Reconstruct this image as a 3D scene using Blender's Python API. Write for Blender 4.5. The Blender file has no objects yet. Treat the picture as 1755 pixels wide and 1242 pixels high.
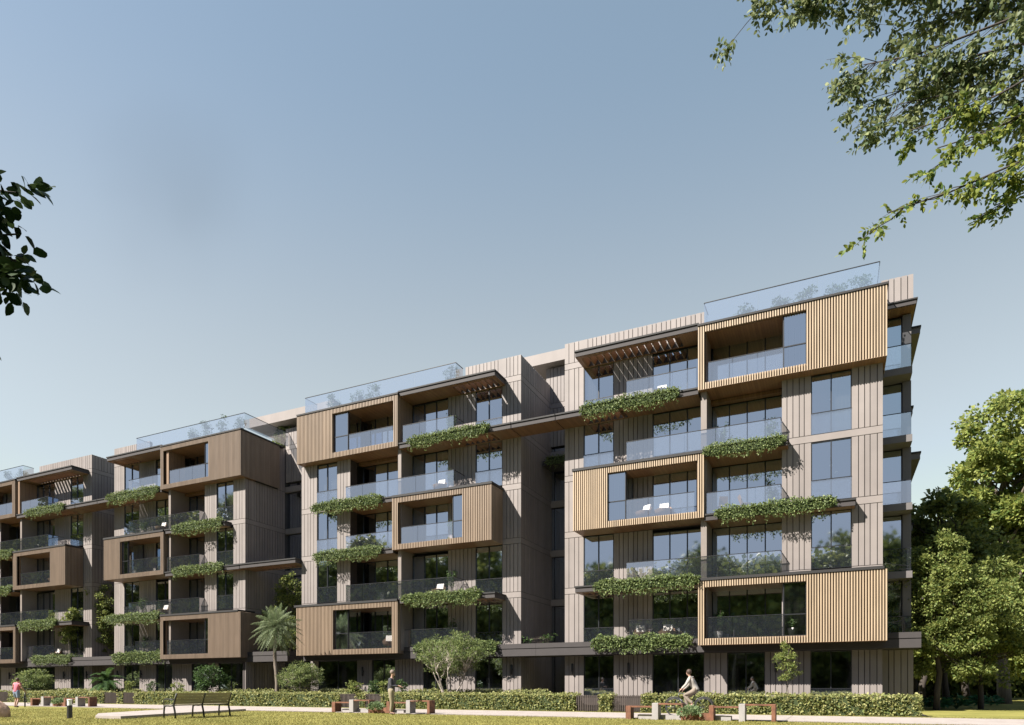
import bpy, math, random
import numpy as np
from mathutils import Vector, Matrix
R = math.radians
random.seed(7)
scn = bpy.context.scene
COL = scn.collection

# ------------------------------------------------------------------ materials
def mat(name):
    m = bpy.data.materials.new(name); m.use_nodes = True
    nt = m.node_tree; nt.nodes.clear()
    out = nt.nodes.new('ShaderNodeOutputMaterial')
    return m, nt, out
def N(nt, t, **kw):
    n = nt.nodes.new(t)
    for k, v in kw.items(): setattr(n, k, v)
    return n
def surf(name, col, rough=.6, var=.12, scale=3.0, metal=0, spec=.5, bump=0, bscale=40, island=0, stretch=None, coat=0, dirt=0):
    """principled with noise mottling, per-piece variation and optional bump"""
    m, nt, out = mat(name)
    p = N(nt, 'ShaderNodeBsdfPrincipled'); nt.links.new(p.outputs[0], out.inputs[0])
    p.inputs['Roughness'].default_value = rough; p.inputs['Metallic'].default_value = metal
    p.inputs['Specular IOR Level'].default_value = spec
    tc = N(nt, 'ShaderNodeTexCoord'); mp = N(nt, 'ShaderNodeMapping')
    nt.links.new(tc.outputs['Object'], mp.inputs[0])
    if stretch: mp.inputs['Scale'].default_value = stretch
    nz = N(nt, 'ShaderNodeTexNoise'); nz.inputs['Scale'].default_value = scale; nz.inputs['Detail'].default_value = 6
    nt.links.new(mp.outputs[0], nz.inputs['Vector'])
    mr = N(nt, 'ShaderNodeMapRange'); mr.inputs[1].default_value = .3; mr.inputs[2].default_value = .7
    mr.inputs[3].default_value = 1 - var; mr.inputs[4].default_value = 1 + var
    nt.links.new(nz.outputs[0], mr.inputs[0])
    last = mr.outputs[0]
    if island:
        g = N(nt, 'ShaderNodeNewGeometry'); mi = N(nt, 'ShaderNodeMapRange')
        mi.inputs[3].default_value = 1 - island; mi.inputs[4].default_value = 1 + island
        nt.links.new(g.outputs['Random Per Island'], mi.inputs[0])
        mm = N(nt, 'ShaderNodeMath', operation='MULTIPLY'); nt.links.new(last, mm.inputs[0]); nt.links.new(mi.outputs[0], mm.inputs[1]); last = mm.outputs[0]
    if dirt:
        n2 = N(nt, 'ShaderNodeTexNoise'); n2.inputs['Scale'].default_value = .35; n2.inputs['Detail'].default_value = 8
        mp2 = N(nt, 'ShaderNodeMapping'); mp2.inputs['Scale'].default_value = (3.5, 3.5, .35); nt.links.new(tc.outputs['Object'], mp2.inputs[0]); nt.links.new(mp2.outputs[0], n2.inputs['Vector'])
        m2 = N(nt, 'ShaderNodeMapRange'); m2.inputs[1].default_value = .35; m2.inputs[2].default_value = .65
        m2.inputs[3].default_value = 1 - dirt; m2.inputs[4].default_value = 1 + dirt * .5
        nt.links.new(n2.outputs[0], m2.inputs[0])
        mm = N(nt, 'ShaderNodeMath', operation='MULTIPLY'); nt.links.new(last, mm.inputs[0]); nt.links.new(m2.outputs[0], mm.inputs[1]); last = mm.outputs[0]
    vm = N(nt, 'ShaderNodeVectorMath', operation='SCALE'); vm.inputs[0].default_value = col[:3]
    nt.links.new(last, vm.inputs['Scale']); nt.links.new(vm.outputs[0], p.inputs['Base Color'])
    if bump:
        bz = N(nt, 'ShaderNodeTexNoise'); bz.inputs['Scale'].default_value = bscale; bz.inputs['Detail'].default_value = 5
        nt.links.new(mp.outputs[0], bz.inputs['Vector'])
        b = N(nt, 'ShaderNodeBump'); b.inputs['Strength'].default_value = bump; b.inputs['Distance'].default_value = .02
        nt.links.new(bz.outputs[0], b.inputs['Height']); nt.links.new(b.outputs[0], p.inputs['Normal'])
    return m
def leafmat(name, c1, c2, trans=.35, rough=.45, c3=None):
    m, nt, out = mat(name)
    g = N(nt, 'ShaderNodeNewGeometry')
    cr = N(nt, 'ShaderNodeValToRGB'); e = cr.color_ramp.elements
    e[0].color = (*c1, 1); e[1].color = (*c2, 1)
    if c3: x = cr.color_ramp.elements.new(.85); x.color = (*c3, 1)
    nt.links.new(g.outputs['Random Per Island'], cr.inputs[0])
    p = N(nt, 'ShaderNodeBsdfPrincipled'); p.inputs['Roughness'].default_value = max(rough, .55); p.inputs['Specular IOR Level'].default_value = .22
    nt.links.new(cr.outputs[0], p.inputs['Base Color'])
    t = N(nt, 'ShaderNodeBsdfTranslucent')
    hs = N(nt, 'ShaderNodeHueSaturation'); hs.inputs['Value'].default_value = 1.5; hs.inputs['Hue'].default_value = .485
    nt.links.new(cr.outputs[0], hs.inputs['Color']); nt.links.new(hs.outputs[0], t.inputs[0])
    mx = N(nt, 'ShaderNodeMixShader'); mx.inputs[0].default_value = trans
    nt.links.new(p.outputs[0], mx.inputs[1]); nt.links.new(t.outputs[0], mx.inputs[2]); nt.links.new(mx.outputs[0], out.inputs[0])
    return m
def glassmat(name, f0, dark, transp, tint=(1, 1, 1), rough=0.0, wav=.0, white=(1,1,1)):
    m, nt, out = mat(name)
    # Schlick: f0 + (1-f0) * (1-cos)^5, the same from either side of the sheet
    lw = N(nt, 'ShaderNodeLayerWeight'); lw.inputs[0].default_value = .5
    pw = N(nt, 'ShaderNodeMath', operation='POWER'); pw.inputs[1].default_value = 4; nt.links.new(lw.outputs['Facing'], pw.inputs[0])
    mu = N(nt, 'ShaderNodeMath', operation='MULTIPLY_ADD'); mu.inputs[1].default_value = 1-f0; mu.inputs[2].default_value = f0; mu.use_clamp = True
    nt.links.new(pw.outputs[0], mu.inputs[0])
    gl = N(nt, 'ShaderNodeBsdfGlossy'); gl.inputs['Roughness'].default_value = rough; gl.inputs['Color'].default_value = (*white, 1)
    if transp > 0:
        a = N(nt, 'ShaderNodeBsdfTransparent'); a.inputs[0].default_value = (*tint, 1)
        b = N(nt, 'ShaderNodeBsdfDiffuse'); b.inputs[0].default_value = (*dark, 1)
        ab = N(nt, 'ShaderNodeMixShader'); ab.inputs[0].default_value = 1 - transp
        nt.links.new(a.outputs[0], ab.inputs[1]); nt.links.new(b.outputs[0], ab.inputs[2]); base = ab.outputs[0]
    else:
        b = N(nt, 'ShaderNodeBsdfDiffuse'); b.inputs[0].default_value = (*dark, 1); base = b.outputs[0]
    mx = N(nt, 'ShaderNodeMixShader'); nt.links.new(mu.outputs[0], mx.inputs[0])
    nt.links.new(base, mx.inputs[1]); nt.links.new(gl.outputs[0], mx.inputs[2]); nt.links.new(mx.outputs[0], out.inputs[0])
    if wav:
        tc = N(nt, 'ShaderNodeTexCoord'); nz = N(nt, 'ShaderNodeTexNoise'); nz.inputs['Scale'].default_value = .9; nz.inputs['Detail'].default_value = 1
        nt.links.new(tc.outputs['Object'], nz.inputs['Vector'])
        bp = N(nt, 'ShaderNodeBump'); bp.inputs['Strength'].default_value = wav; bp.inputs['Distance'].default_value = .05
        nt.links.new(nz.outputs[0], bp.inputs['Height']); nt.links.new(bp.outputs[0], gl.inputs['Normal'])
    return m
def plankmat(name, c1, c2, axis=0, width=.14, rough=.5):
    """boards: each board its own tone, dark joint between boards, grain along the board"""
    m, nt, out = mat(name)
    p = N(nt, 'ShaderNodeBsdfPrincipled'); nt.links.new(p.outputs[0], out.inputs[0]); p.inputs['Roughness'].default_value = rough
    tc = N(nt, 'ShaderNodeTexCoord'); sp = N(nt, 'ShaderNodeSeparateXYZ'); nt.links.new(tc.outputs['Object'], sp.inputs[0])
    dv = N(nt, 'ShaderNodeMath', operation='DIVIDE'); dv.inputs[1].default_value = width; nt.links.new(sp.outputs[axis], dv.inputs[0])
    fl = N(nt, 'ShaderNodeMath', operation='FLOOR'); nt.links.new(dv.outputs[0], fl.inputs[0])
    fc = N(nt, 'ShaderNodeMath', operation='FRACT'); nt.links.new(dv.outputs[0], fc.inputs[0])
    wn = N(nt, 'ShaderNodeTexWhiteNoise', noise_dimensions='1D'); nt.links.new(fl.outputs[0], wn.inputs['W'])
    nz = N(nt, 'ShaderNodeTexNoise'); nz.inputs['Scale'].default_value = 9; nz.inputs['Detail'].default_value = 5
    mp = N(nt, 'ShaderNodeMapping'); sc = [.25, .25, .25]; sc[axis] = 3; mp.inputs['Scale'].default_value = sc
    nt.links.new(tc.outputs['Object'], mp.inputs[0]); nt.links.new(mp.outputs[0], nz.inputs['Vector'])
    ad = N(nt, 'ShaderNodeMath', operation='MULTIPLY_ADD'); ad.inputs[1].default_value = .5; nt.links.new(wn.outputs[0], ad.inputs[0])
    h = N(nt, 'ShaderNodeMath', operation='MULTIPLY'); h.inputs[1].default_value = .6; nt.links.new(nz.outputs[0], h.inputs[0]); nt.links.new(h.outputs[0], ad.inputs[2])
    mx = N(nt, 'ShaderNodeMix', data_type='RGBA'); mx.inputs[6].default_value = (*c1, 1); mx.inputs[7].default_value = (*c2, 1)
    nt.links.new(ad.outputs[0], mx.inputs[0])
    lt = N(nt, 'ShaderNodeMath', operation='GREATER_THAN'); lt.inputs[1].default_value = .06; nt.links.new(fc.outputs[0], lt.inputs[0])
    ml = N(nt, 'ShaderNodeMapRange'); ml.inputs[3].default_value = .35; nt.links.new(lt.outputs[0], ml.inputs[0])
    vm = N(nt, 'ShaderNodeVectorMath', operation='SCALE'); nt.links.new(mx.outputs[2], vm.inputs[0]); nt.links.new(ml.outputs[0], vm.inputs['Scale'])
    nt.links.new(vm.outputs[0], p.inputs['Base Color'])
    return m

M = {}
M['clad'] = surf('cladding_panel', (.210, .184, .172), .6, .06, 1.2, island=.075, dirt=.09)
M['band'] = surf('cladding_band', (.216, .189, .176), .6, .05, 1.2, dirt=.09)
M['groove'] = surf('dark_joint', (.035, .028, .026), .8)
M['core'] = surf('render_dark', (.05, .047, .047), .8)
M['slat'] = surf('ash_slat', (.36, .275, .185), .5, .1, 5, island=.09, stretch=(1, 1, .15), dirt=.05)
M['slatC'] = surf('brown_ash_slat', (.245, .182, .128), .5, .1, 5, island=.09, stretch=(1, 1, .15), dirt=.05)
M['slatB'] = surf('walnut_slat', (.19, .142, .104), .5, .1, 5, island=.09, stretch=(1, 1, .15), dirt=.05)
M['slatback'] = surf('slat_backing', (.10, .06, .035), .7)
M['ceil'] = plankmat('timber_soffit', (.12, .062, .032), (.22, .125, .068), 0, .13)
M['ply'] = plankmat('timber_lining', (.15, .095, .06), (.25, .165, .105), 1, .30)
M['fascia'] = surf('bronze_fascia', (.038, .033, .033), .75, .06)
M['cap'] = surf('dark_cap', (.013, .012, .012), .7)
M['metal'] = surf('window_metal', (.012, .013, .016), .4)
M['fin'] = surf('fin_wall', (.185, .156, .138), .6, .05)
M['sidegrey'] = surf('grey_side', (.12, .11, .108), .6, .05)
M['pane'] = glassmat('window_glass', .62, (.006, .007, .009), .42, tint=(.78, .82, .82), wav=.03, rough=.035, white=(.84, .91, 1))
M['rail'] = glassmat('railing_glass', .50, (.34, .39, .50), .95, tint=(.93, .95, .96), white=(.95, .97, 1))
M['railroof'] = glassmat('roof_railing_glass', .36, (.30, .36, .46), .74, tint=(.80, .86, .93), white=(.95, .97, 1))
M['roof'] = surf('roof_gravel', (.25, .24, .22), .9)
M['ivy'] = leafmat('ivy_leaf', (.030, .062, .016), (.105, .155, .045), .25, .5, c3=(.21, .255, .10))
M['hedge'] = leafmat('hedge_leaf', (0.110, 0.143, 0.039), (0.230, 0.248, 0.087), .3, .5, c3=(0.331, 0.322, 0.138))
M['hedgecore'] = surf('hedge_inner', (.03, .045, .012), .9)
M['leafA'] = leafmat('tree_leaf', (0.051, 0.091, 0.021), (0.143, 0.191, 0.053), .35, .5, c3=(0.244, 0.271, 0.083))
M['belt'] = leafmat('belt_leaf', (0.031, 0.056, 0.015), (0.090, 0.128, 0.031), .2, .6, c3=(0.178, 0.204, 0.051))
M['leafD'] = leafmat('dark_tree_leaf', (0.023, 0.053, 0.016), (0.063, 0.116, 0.031), .3, .5)
M['leafL'] = leafmat('light_tree_leaf', (.05, .09, .028), (.14, .19, .065), .35, .5, c3=(.22, .26, .10))
M['leafO'] = leafmat('near_leaf', (0.032, 0.077, 0.025), (0.076, 0.144, 0.034), .35, .5, c3=(0.237, 0.267, 0.055))
M['leafU'] = leafmat('dull_near_leaf', (0.040, 0.072, 0.034), (0.103, 0.149, 0.066), .3, .5, c3=(0.230, 0.259, 0.120))
M['leafK'] = leafmat('near_dark_leaf', (.012, .028, .012), (.035, .06, .02), .12, .5)
M['leafM'] = leafmat('maple_leaf', (0.048, 0.094, 0.025), (0.156, 0.213, 0.048), .35, .5, c3=(0.313, 0.343, 0.096))
M['hosta'] = leafmat('broad_leaf', (0.023, 0.094, 0.047), (0.055, 0.156, 0.078), .3, .4)
M['pot_leaf'] = leafmat('pot_leaf', (0.023, 0.055, 0.016), (0.078, 0.125, 0.039), .3, .5)
M['palm'] = leafmat('palm_frond', (0.078, 0.117, 0.055), (0.203, 0.250, 0.133), .3, .45)
M['silver'] = leafmat('planter_leaf', (0.070, 0.125, 0.047), (0.234, 0.296, 0.156), .3, .5)
M['bark'] = surf('bark', (.14, .115, .09), .9, .3, 12, bump=.6, stretch=(1, 1, .2))
M['barkd'] = surf('dark_bark', (.045, .036, .03), .9, .3, 12, bump=.6, stretch=(1, 1, .2))
M['barkp'] = surf('pale_bark', (.30, .26, .22), .9, .25, 12, stretch=(1, 1, .3))
M['corten'] = surf('corten_steel', (.15, .062, .033), .75, .4, 6, dirt=.3, bump=.1)
M['conc'] = surf('pale_concrete', (.27, .255, .25), .8, .08, 5, bump=.2)
M['black'] = surf('black_metal', (.018, .018, .018), .5)
M['white'] = surf('white_plastic', (.75, .75, .74), .5, .03)
M['gate'] = surf('gate_slat', (.045, .034, .03), .6, .15, island=.2)
M['benchwood'] = surf('bench_wood', (.23, .20, .135), .6, .18, 8, island=.1, stretch=(1, .1, 1))
M['boulder'] = surf('sandstone', (.42, .27, .19), .9, .3, 3, bump=.8, bscale=10, dirt=.2)
M['rattan'] = surf('rattan', (.30, .19, .12), .7, .2, 30)
M['cushion'] = surf('white_cushion', (.78, .74, .70), .9, .03)
M['curtain'] = surf('linen_curtain', (.62, .58, .52), .9, .04)
M['pot'] = surf('clay_pot', (.36, .30, .27), .8, .1)
M['potw'] = surf('white_pot', (.7, .68, .66), .7, .05)
M['skin'] = surf('skin', (.36, .22, .165), .6, .05)
M['hair'] = surf('dark_hair', (.045, .025, .015), .7)
M['hairg'] = surf('grey_hair', (.16, .12, .10), .7)
M['shirtdk'] = surf('charcoal_top', (.045, .045, .055), .85)
M['khaki'] = surf('khaki_cloth', (.24, .205, .135), .85)
M['beige'] = surf('beige_top', (.32, .30, .27), .85)
M['tan'] = surf('tan_trousers', (.20, .165, .13), .85)
M['pink'] = surf('pink_shirt', (.50, .13, .18), .85)
M['blue'] = surf('blue_shorts', (.18, .23, .34), .85)
M['shoe'] = surf('brown_shoe', (.08, .045, .03), .6)
M['rubber'] = surf('tyre_rubber', (.02, .02, .022), .7)
M['steel'] = surf('bike_metal', (.09, .095, .11), .4, metal=.6)

# ------------------------------------------------------------------ mesh building
def link(o, parent=None):
    COL.objects.link(o)
    if parent is not None: o.parent = parent
    return o
def wloc(o):
    v = Vector((0, 0, 0))
    while o is not None: v += o.location; o = o.parent
    return v
def tag(o, label=None, cat=None, group=None, kind=None):
    if label: o['label'] = label
    if cat: o['category'] = cat
    if group: o['group'] = group
    if kind: o['kind'] = kind
    return o
def thing(name, loc, label, cat, group=None, rz=0):
    o = bpy.data.objects.new(name, None); o.location = loc; o.rotation_euler = (0, 0, rz); o.empty_display_size = .3
    return tag(link(o), label, cat, group)

class MB:
    def __init__(s): s.v = []; s.f = []; s.m = []; s.mi = 0
    def mat(s, i): s.mi = i; return s
    def add(s, vs, fs):
        b = len(s.v); s.v += [tuple(x) for x in vs]
        for f in fs: s.f.append(tuple(b + i for i in f)); s.m.append(s.mi)
        return s
    def box(s, x0, x1, y0, y1, z0, z1):
        x0, x1 = sorted((x0, x1)); y0, y1 = sorted((y0, y1)); z0, z1 = sorted((z0, z1))
        return s.add([(x0,y0,z0),(x1,y0,z0),(x1,y1,z0),(x0,y1,z0),(x0,y0,z1),(x1,y0,z1),(x1,y1,z1),(x0,y1,z1)],
                     [(0,3,2,1),(4,5,6,7),(0,1,5,4),(1,2,6,5),(2,3,7,6),(3,0,4,7)])
    def bbox(s, x0, x1, y0, y1, z0, z1, c=.01):
        """box with chamfered vertical and top edges"""
        x0, x1 = sorted((x0, x1)); y0, y1 = sorted((y0, y1))
        def ring(i, z): return [(x0+i+c,y0+i,z),(x1-i-c,y0+i,z),(x1-i,y0+i+c,z),(x1-i,y1-i-c,z),(x1-i-c,y1-i,z),(x0+i+c,y1-i,z),(x0+i,y1-i-c,z),(x0+i,y0+i+c,z)]
        v = ring(0, z0) + ring(0, z1-c) + ring(c, z1)
        f = [tuple(range(7, -1, -1)), tuple(range(16, 24))]
        for k in (0, 8):
            for i in range(8): j = (i+1) % 8; f.append((k+i, k+j, k+8+j, k+8+i))
        return s.add(v, f)
    def tube(s, pts, rad, n=8, cap=True):
        pts = [Vector(p) for p in pts]; rings = []
        if not hasattr(rad, '__len__'): rad = [rad] * len(pts)
        up = Vector((0, 0, 1)); u = None
        for i, p in enumerate(pts):
            d = (pts[min(i+1, len(pts)-1)] - pts[max(i-1, 0)])
            d = d.normalized() if d.length > 1e-9 else up
            if u is None: u = d.cross(Vector((1, 0, 0)) if abs(d.x) < .9 else Vector((0, 1, 0))).normalized()
            else: u = (u - d * u.dot(d)).normalized()
            w = d.cross(u); rings.append([p + (u*math.cos(a) + w*math.sin(a))*rad[i] for a in [2*math.pi*k/n for k in range(n)]])
        vs = [q for r in rings for q in r]; fs = []
        for i in range(len(pts)-1):
            for k in range(n): a = i*n+k; b = i*n+(k+1) % n; fs.append((a, b, b+n, a+n))
        if cap: fs += [tuple(range(n-1, -1, -1)), tuple((len(pts)-1)*n+k for k in range(n))]
        return s.add(vs, fs)
    def lathe(s, prof, c=(0, 0), n=20):
        vs = [(c[0]+r*math.cos(2*math.pi*k/n), c[1]+r*math.sin(2*math.pi*k/n), z) for r, z in prof for k in range(n)]; fs = []
        for i in range(len(prof)-1):
            for k in range(n): a = i*n+k; b = i*n+(k+1) % n; fs.append((a, b, b+n, a+n))
        fs += [tuple(range(n-1, -1, -1)), tuple((len(prof)-1)*n+k for k in range(n))]
        return s.add(vs, fs)
    def prism(s, poly, z0, z1):
        n = len(poly)
        return s.add([(x, y, z0) for x, y in poly] + [(x, y, z1) for x, y in poly],
                     [tuple(range(n-1, -1, -1)), tuple(range(n, 2*n))] + [(i, (i+1) % n, n+(i+1) % n, n+i) for i in range(n)])
    def build(s, name, mats, parent=None, world=False, smooth=False, label=None):
        if not isinstance(mats, (list, tuple)): mats = [mats]
        off = wloc(parent) if (parent is not None and world) else Vector((0, 0, 0))
        me = bpy.data.meshes.new(name)
        me.from_pydata([(x-off.x, y-off.y, z-off.z) for x, y, z in s.v], [], s.f)
        for m in mats: me.materials.append(m)
        me.polygons.foreach_set('material_index', s.m)
        if smooth: me.polygons.foreach_set('use_smooth', [True]*len(s.f))
        me.update()
        o = link(bpy.data.objects.new(name, me), parent)
        if label: o['label'] = label
        return o

def leafmesh(name, P, size, mat_, parent=None, world=False, rng=None, aspect=.55, up=.3, dirs=None, droop=0, jit=.35, core=None, oval=False):
    """P: (n,3) leaf positions. Each leaf a 4-sided blade folded along its midrib, pointed ends."""
    rng = rng or np.random.default_rng(1)
    P = np.asarray(P, float); n = len(P)
    d = rng.normal(size=(n, 3)) if dirs is None else np.asarray(dirs, float) + rng.normal(size=(n, 3))*.35
    d[:, 2] -= droop
    d /= np.linalg.norm(d, axis=1)[:, None] + 1e-9
    nr = rng.normal(size=(n, 3)); nr[:, 2] = np.abs(nr[:, 2]) + up
    w = np.cross(nr, d); w /= np.linalg.norm(w, axis=1)[:, None] + 1e-9
    nn = np.cross(d, w)
    sz = size * (1 + rng.uniform(-jit, jit, n))[:, None]
    if oval:
        ring = [(0, 0), (.22, .36), (.52, .5), (.82, .30), (1, 0), (.82, -.30), (.52, -.5), (.22, -.36)]
        V = np.stack([P + d*sz*t_ + w*sz*aspect*q_ + nn*sz*(.16*abs(q_) - .10*t_*t_) for t_, q_ in ring], 1).reshape(-1, 3)
        tri = np.array([(0, 7, 1), (1, 7, 6), (1, 6, 2), (2, 6, 5), (2, 5, 3), (3, 5, 4)])
        T = (np.arange(n)[:, None, None]*8+tri[None]).reshape(-1); nt_ = n*6; nv = n*8
        if parent is not None and world: V = V - np.array(wloc(parent))
        me = bpy.data.meshes.new(name); me.vertices.add(nv); me.vertices.foreach_set('co', V.astype('f').ravel())
        me.loops.add(nt_*3); me.loops.foreach_set('vertex_index', T.astype('i'))
        me.polygons.add(nt_); me.polygons.foreach_set('loop_start', np.arange(0, nt_*3, 3, dtype='i')); me.update(calc_edges=True); me.validate()
        me.materials.append(mat_); return link(bpy.data.objects.new(name, me), parent)
    a = P; b = P + d*sz; l = P + d*sz*.45 + w*sz*aspect*.5 + nn*sz*.12; r = P + d*sz*.45 - w*sz*aspect*.5 + nn*sz*.12
    V = np.stack([a, r, b, l], 1).reshape(-1, 3)
    F = np.arange(n*4).reshape(n, 4)
    if parent is not None and world: V = V - np.array(wloc(parent))
    me = bpy.data.meshes.new(name)
    # two triangles per leaf keep the fold
    T = np.concatenate([F[:, [0, 1, 2]], F[:, [0, 2, 3]]], 1).reshape(-1)
    nv = len(V); nt_ = n*2
    me.vertices.add(nv); me.vertices.foreach_set('co', V.astype('f').ravel())
    me.loops.add(nt_*3); me.loops.foreach_set('vertex_index', T.astype('i'))
    me.polygons.add(nt_); me.polygons.foreach_set('loop_start', np.arange(0, nt_*3, 3, dtype='i'))
    me.update(calc_edges=True); me.validate()
    me.materials.append(mat_)
    return link(bpy.data.objects.new(name, me), parent)

# ------------------------------------------------------------------ building kit
W = 35.3          # plane of the recessed facade bays
V_ = 34.45        # plane of the projecting bays
YB = 33.8         # front of the timber boxes
ZL = [0, 3.3, 6.42, 9.54, 12.66, 15.78, 18.9]      # floor levels

def clad(x0, x1, front, z0, z1, parent, bands=(1, 2, 3, 4, 5, 6), axis='x', out=-1, name='wall', depth=.7, side_out=None):
    """vertical metal panels with open joints over a dark backing, flat bands at the floors.
    axis x: wall runs along x, faces -y at y=front.  axis y: runs along y, faces +x at x=front"""
    b = MB(); x0, x1 = sorted((x0, x1))
    def bx(a0, a1, d0, d1, za, zb):
        if axis == 'x': b.box(a0, a1, front+d0, front+d1, za, zb)
        else: b.box(front-d1, front-d0, a0, a1, za, zb)
    b.mat(1); bx(x0+.005, x1-.005, .05, depth, z0, z1-.03)
    zs = [z0]; segs = []
    for k in bands:
        z = ZL[k]
        if z-.17 > z0 and z+.17 < z1+.01:
            segs.append((zs[-1], z-.17)); zs.append(z+.17)
            b.mat(2); bx(x0, x1, -.003, .06, z-.155, z+.155)
    segs.append((zs[-1], z1))
    n = max(1, round((x1-x0)/.255)); ws = [1+.16*math.sin(i*2.4+x0) for i in range(n)]; t = sum(ws)
    b.mat(0)
    for za, zb in segs:
        if zb-za < .05: continue
        x = x0
        for i in range(n):
            wd = ws[i]/t*(x1-x0)
            bx(x+(0 if i == 0 else .016), x+wd-(0 if i == n-1 else .016), 0, .055, za+.012, zb-.012 if zb < z1 else zb)
            x += wd
    return b.build(name, [M['clad'], M['groove'], M['band']], parent, world=True)

def window(x0, x1, y, z0, z1, n, parent, guard=True, transom=None, name='window', nopane=False):
    x0, x1 = sorted((x0, x1)); f = .045
    b = MB()
    b.box(x0, x0+f, y-.02, y+.07, z0, z1); b.box(x1-f, x1, y-.02, y+.07, z0, z1)
    b.box(x0+f, x1-f, y-.02, y+.07, z1-f, z1); b.box(x0+f, x1-f, y-.02, y+.07, z0, z0+f)
    for i in range(1, n):
        xx = x0+(x1-x0)*i/n; b.box(xx-f*.6, xx+f*.6, y-.018, y+.06, z0+f, z1-f)
    w = b.build(name, M['metal'], parent, world=True)
    p = MB(); gz = z0+f
    for i in range(n):
        a = x0+(x1-x0)*i/n + (f if i == 0 else f*.6); c = x0+(x1-x0)*(i+1)/n - (f if i == n-1 else f*.6)
        p.add([(a, y+.03, gz), (c, y+.03, gz), (c, y+.03, z1-f), (a, y+.03, z1-f)], [(0, 1, 2, 3)])
    p.build('pane', M['pane'], w, world=True)
    hsh = (math.sin(x0*7.13+z0*3.7)*9173.3) % 1
    if name != 'ground' and hsh < .45 and x1-x0 > 1.2:
        cw = (x1-x0)*(.16+.3*((hsh*37) % 1)); ca = x0+.06 if hsh < .22 else x1-.06-cw; k = MB(); nf = int(cw/.07); pv = []
        for i in range(nf+1): pv += [(ca+cw*i/nf, y+.15+.03*(i % 2), z0+.05), (ca+cw*i/nf, y+.15+.03*(i % 2), z1-.06)]
        k.add(pv, [(2*i, 2*i+2, 2*i+3, 2*i+1) for i in range(nf)]); k.build('curtain', M['curtain'], w, world=True)
    if guard:
        g = MB(); g.add([(x0+.01, y-.055, z0+.02), (x1-.01, y-.055, z0+.02), (x1-.01, y-.055, z0+.98), (x0+.01, y-.055, z0+.98)], [(0, 1, 2, 3)]); g.mat(1)
        g.box(x0, x1, y-.07, y-.025, z0+.98, z0+1.015)
        g.build('guard_glass', [M['rail'], M['metal']], w, world=True)
    return w

def railing(pts, z, parent, h=1.05, m='rail', name='glass_railing', gap=1.35):
    """glass balustrade following plan points"""
    b = MB()
    for (xa, ya), (xb, yb) in zip(pts[:-1], pts[1:]):
        L = math.hypot(xb-xa, yb-ya); n = max(1, round(L/gap)); ux, uy = (xb-xa)/L, (yb-ya)/L; px, py = -uy*.006, ux*.006
        for i in range(n):
            s0 = i*L/n+.008; s1 = (i+1)*L/n-.008
            p, q = (xa+ux*s0, ya+uy*s0), (xa+ux*s1, ya+uy*s1)
            b.mat(0).add([(*p, z+.02), (*q, z+.02), (*q, z+h-.02), (*p, z+h-.02)], [(0, 1, 2, 3)])
        q = [(xa-px*3, ya-py*3), (xb-px*3, yb-py*3), (xb+px*3, yb+py*3), (xa+px*3, ya+py*3)]
        b.mat(1).prism(q, z+h-.02, z+h+.01)
    return b.build(name, [M[m], M['metal']], parent, world=True)

def slab(x0, x1, k, parent, louver=None, tilt=.145, yb=35.34, yf=33.86, name='balcony_slab', zz=None, thick=.33, ybx=None):
    x0, x1 = sorted((x0, x1)); z = ZL[k] if zz is None else zz
    b = MB(); yi = yf+.32; yo = yb-.12
    def body(xa, xb, ya, yb_):
        b.mat(0).box(xa, xb, ya, yb_, z-thick+.02, z-.07)
    def cap(xa, xb, ya, yb_):
        b.mat(1).box(xa, xb, ya, yb_, z-.07, z+.01)
    def soff(xa, xb, ya, yb_):
        b.mat(2).box(xa, xb, ya, yb_, z-thick, z-thick+.02)
    if louver:
        la, lb = sorted(louver)
        for (xa, xb) in ((x0, la), (lb, x1)):
            if xb-xa > .03:
                body(xa, xb, yf+.05, yb); cap(xa-(.04 if xa == x0 else 0), xb+(.04 if xb == x1 else 0), yf, yb); soff(xa, xb, yf+.08, yb)
        for ya, yc in ((yf+.05, yi), (yo, yb)):
            body(la, lb, ya, yc); cap(la, lb, ya-(.05 if ya < 34.2 else 0), yc); soff(la, lb, ya+(.03 if ya < 34.2 else 0), yc)
        n = max(2, round((lb-la)/.40)); b.mat(2)
        for i in range(n+1):
            xx = la+.02+(lb-la-.27)*i/n
            b.add([(xx-.02, yi, z-thick+.03), (xx+.03, yi, z-thick+.03), (xx+.03, yo, z-thick+.03), (xx-.02, yo, z-thick+.03),
                   (xx+tilt, yi, z-.03), (xx+tilt+.04, yi, z-.03), (xx+tilt+.04, yo, z-.03), (xx+tilt, yo, z-.03)],
                  [(0,3,2,1),(4,5,6,7),(0,1,5,4),(1,2,6,5),(2,3,7,6),(3,0,4,7)])
    else:
        body(x0, x1, yf+.05, yb); cap(x0-.04, x1+.04, yf, yb); soff(x0, x1, yf+.08, yb)
    if ybx:
        xa, xb, y2 = ybx; xa, xb = sorted((xa, xb)); b.mat(2).box(xa, xb, yb, y2, z-thick, z-thick+.14)
    return b.build(name, [M['fascia'], M['cap'], M['ceil']], parent, world=True)

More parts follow.
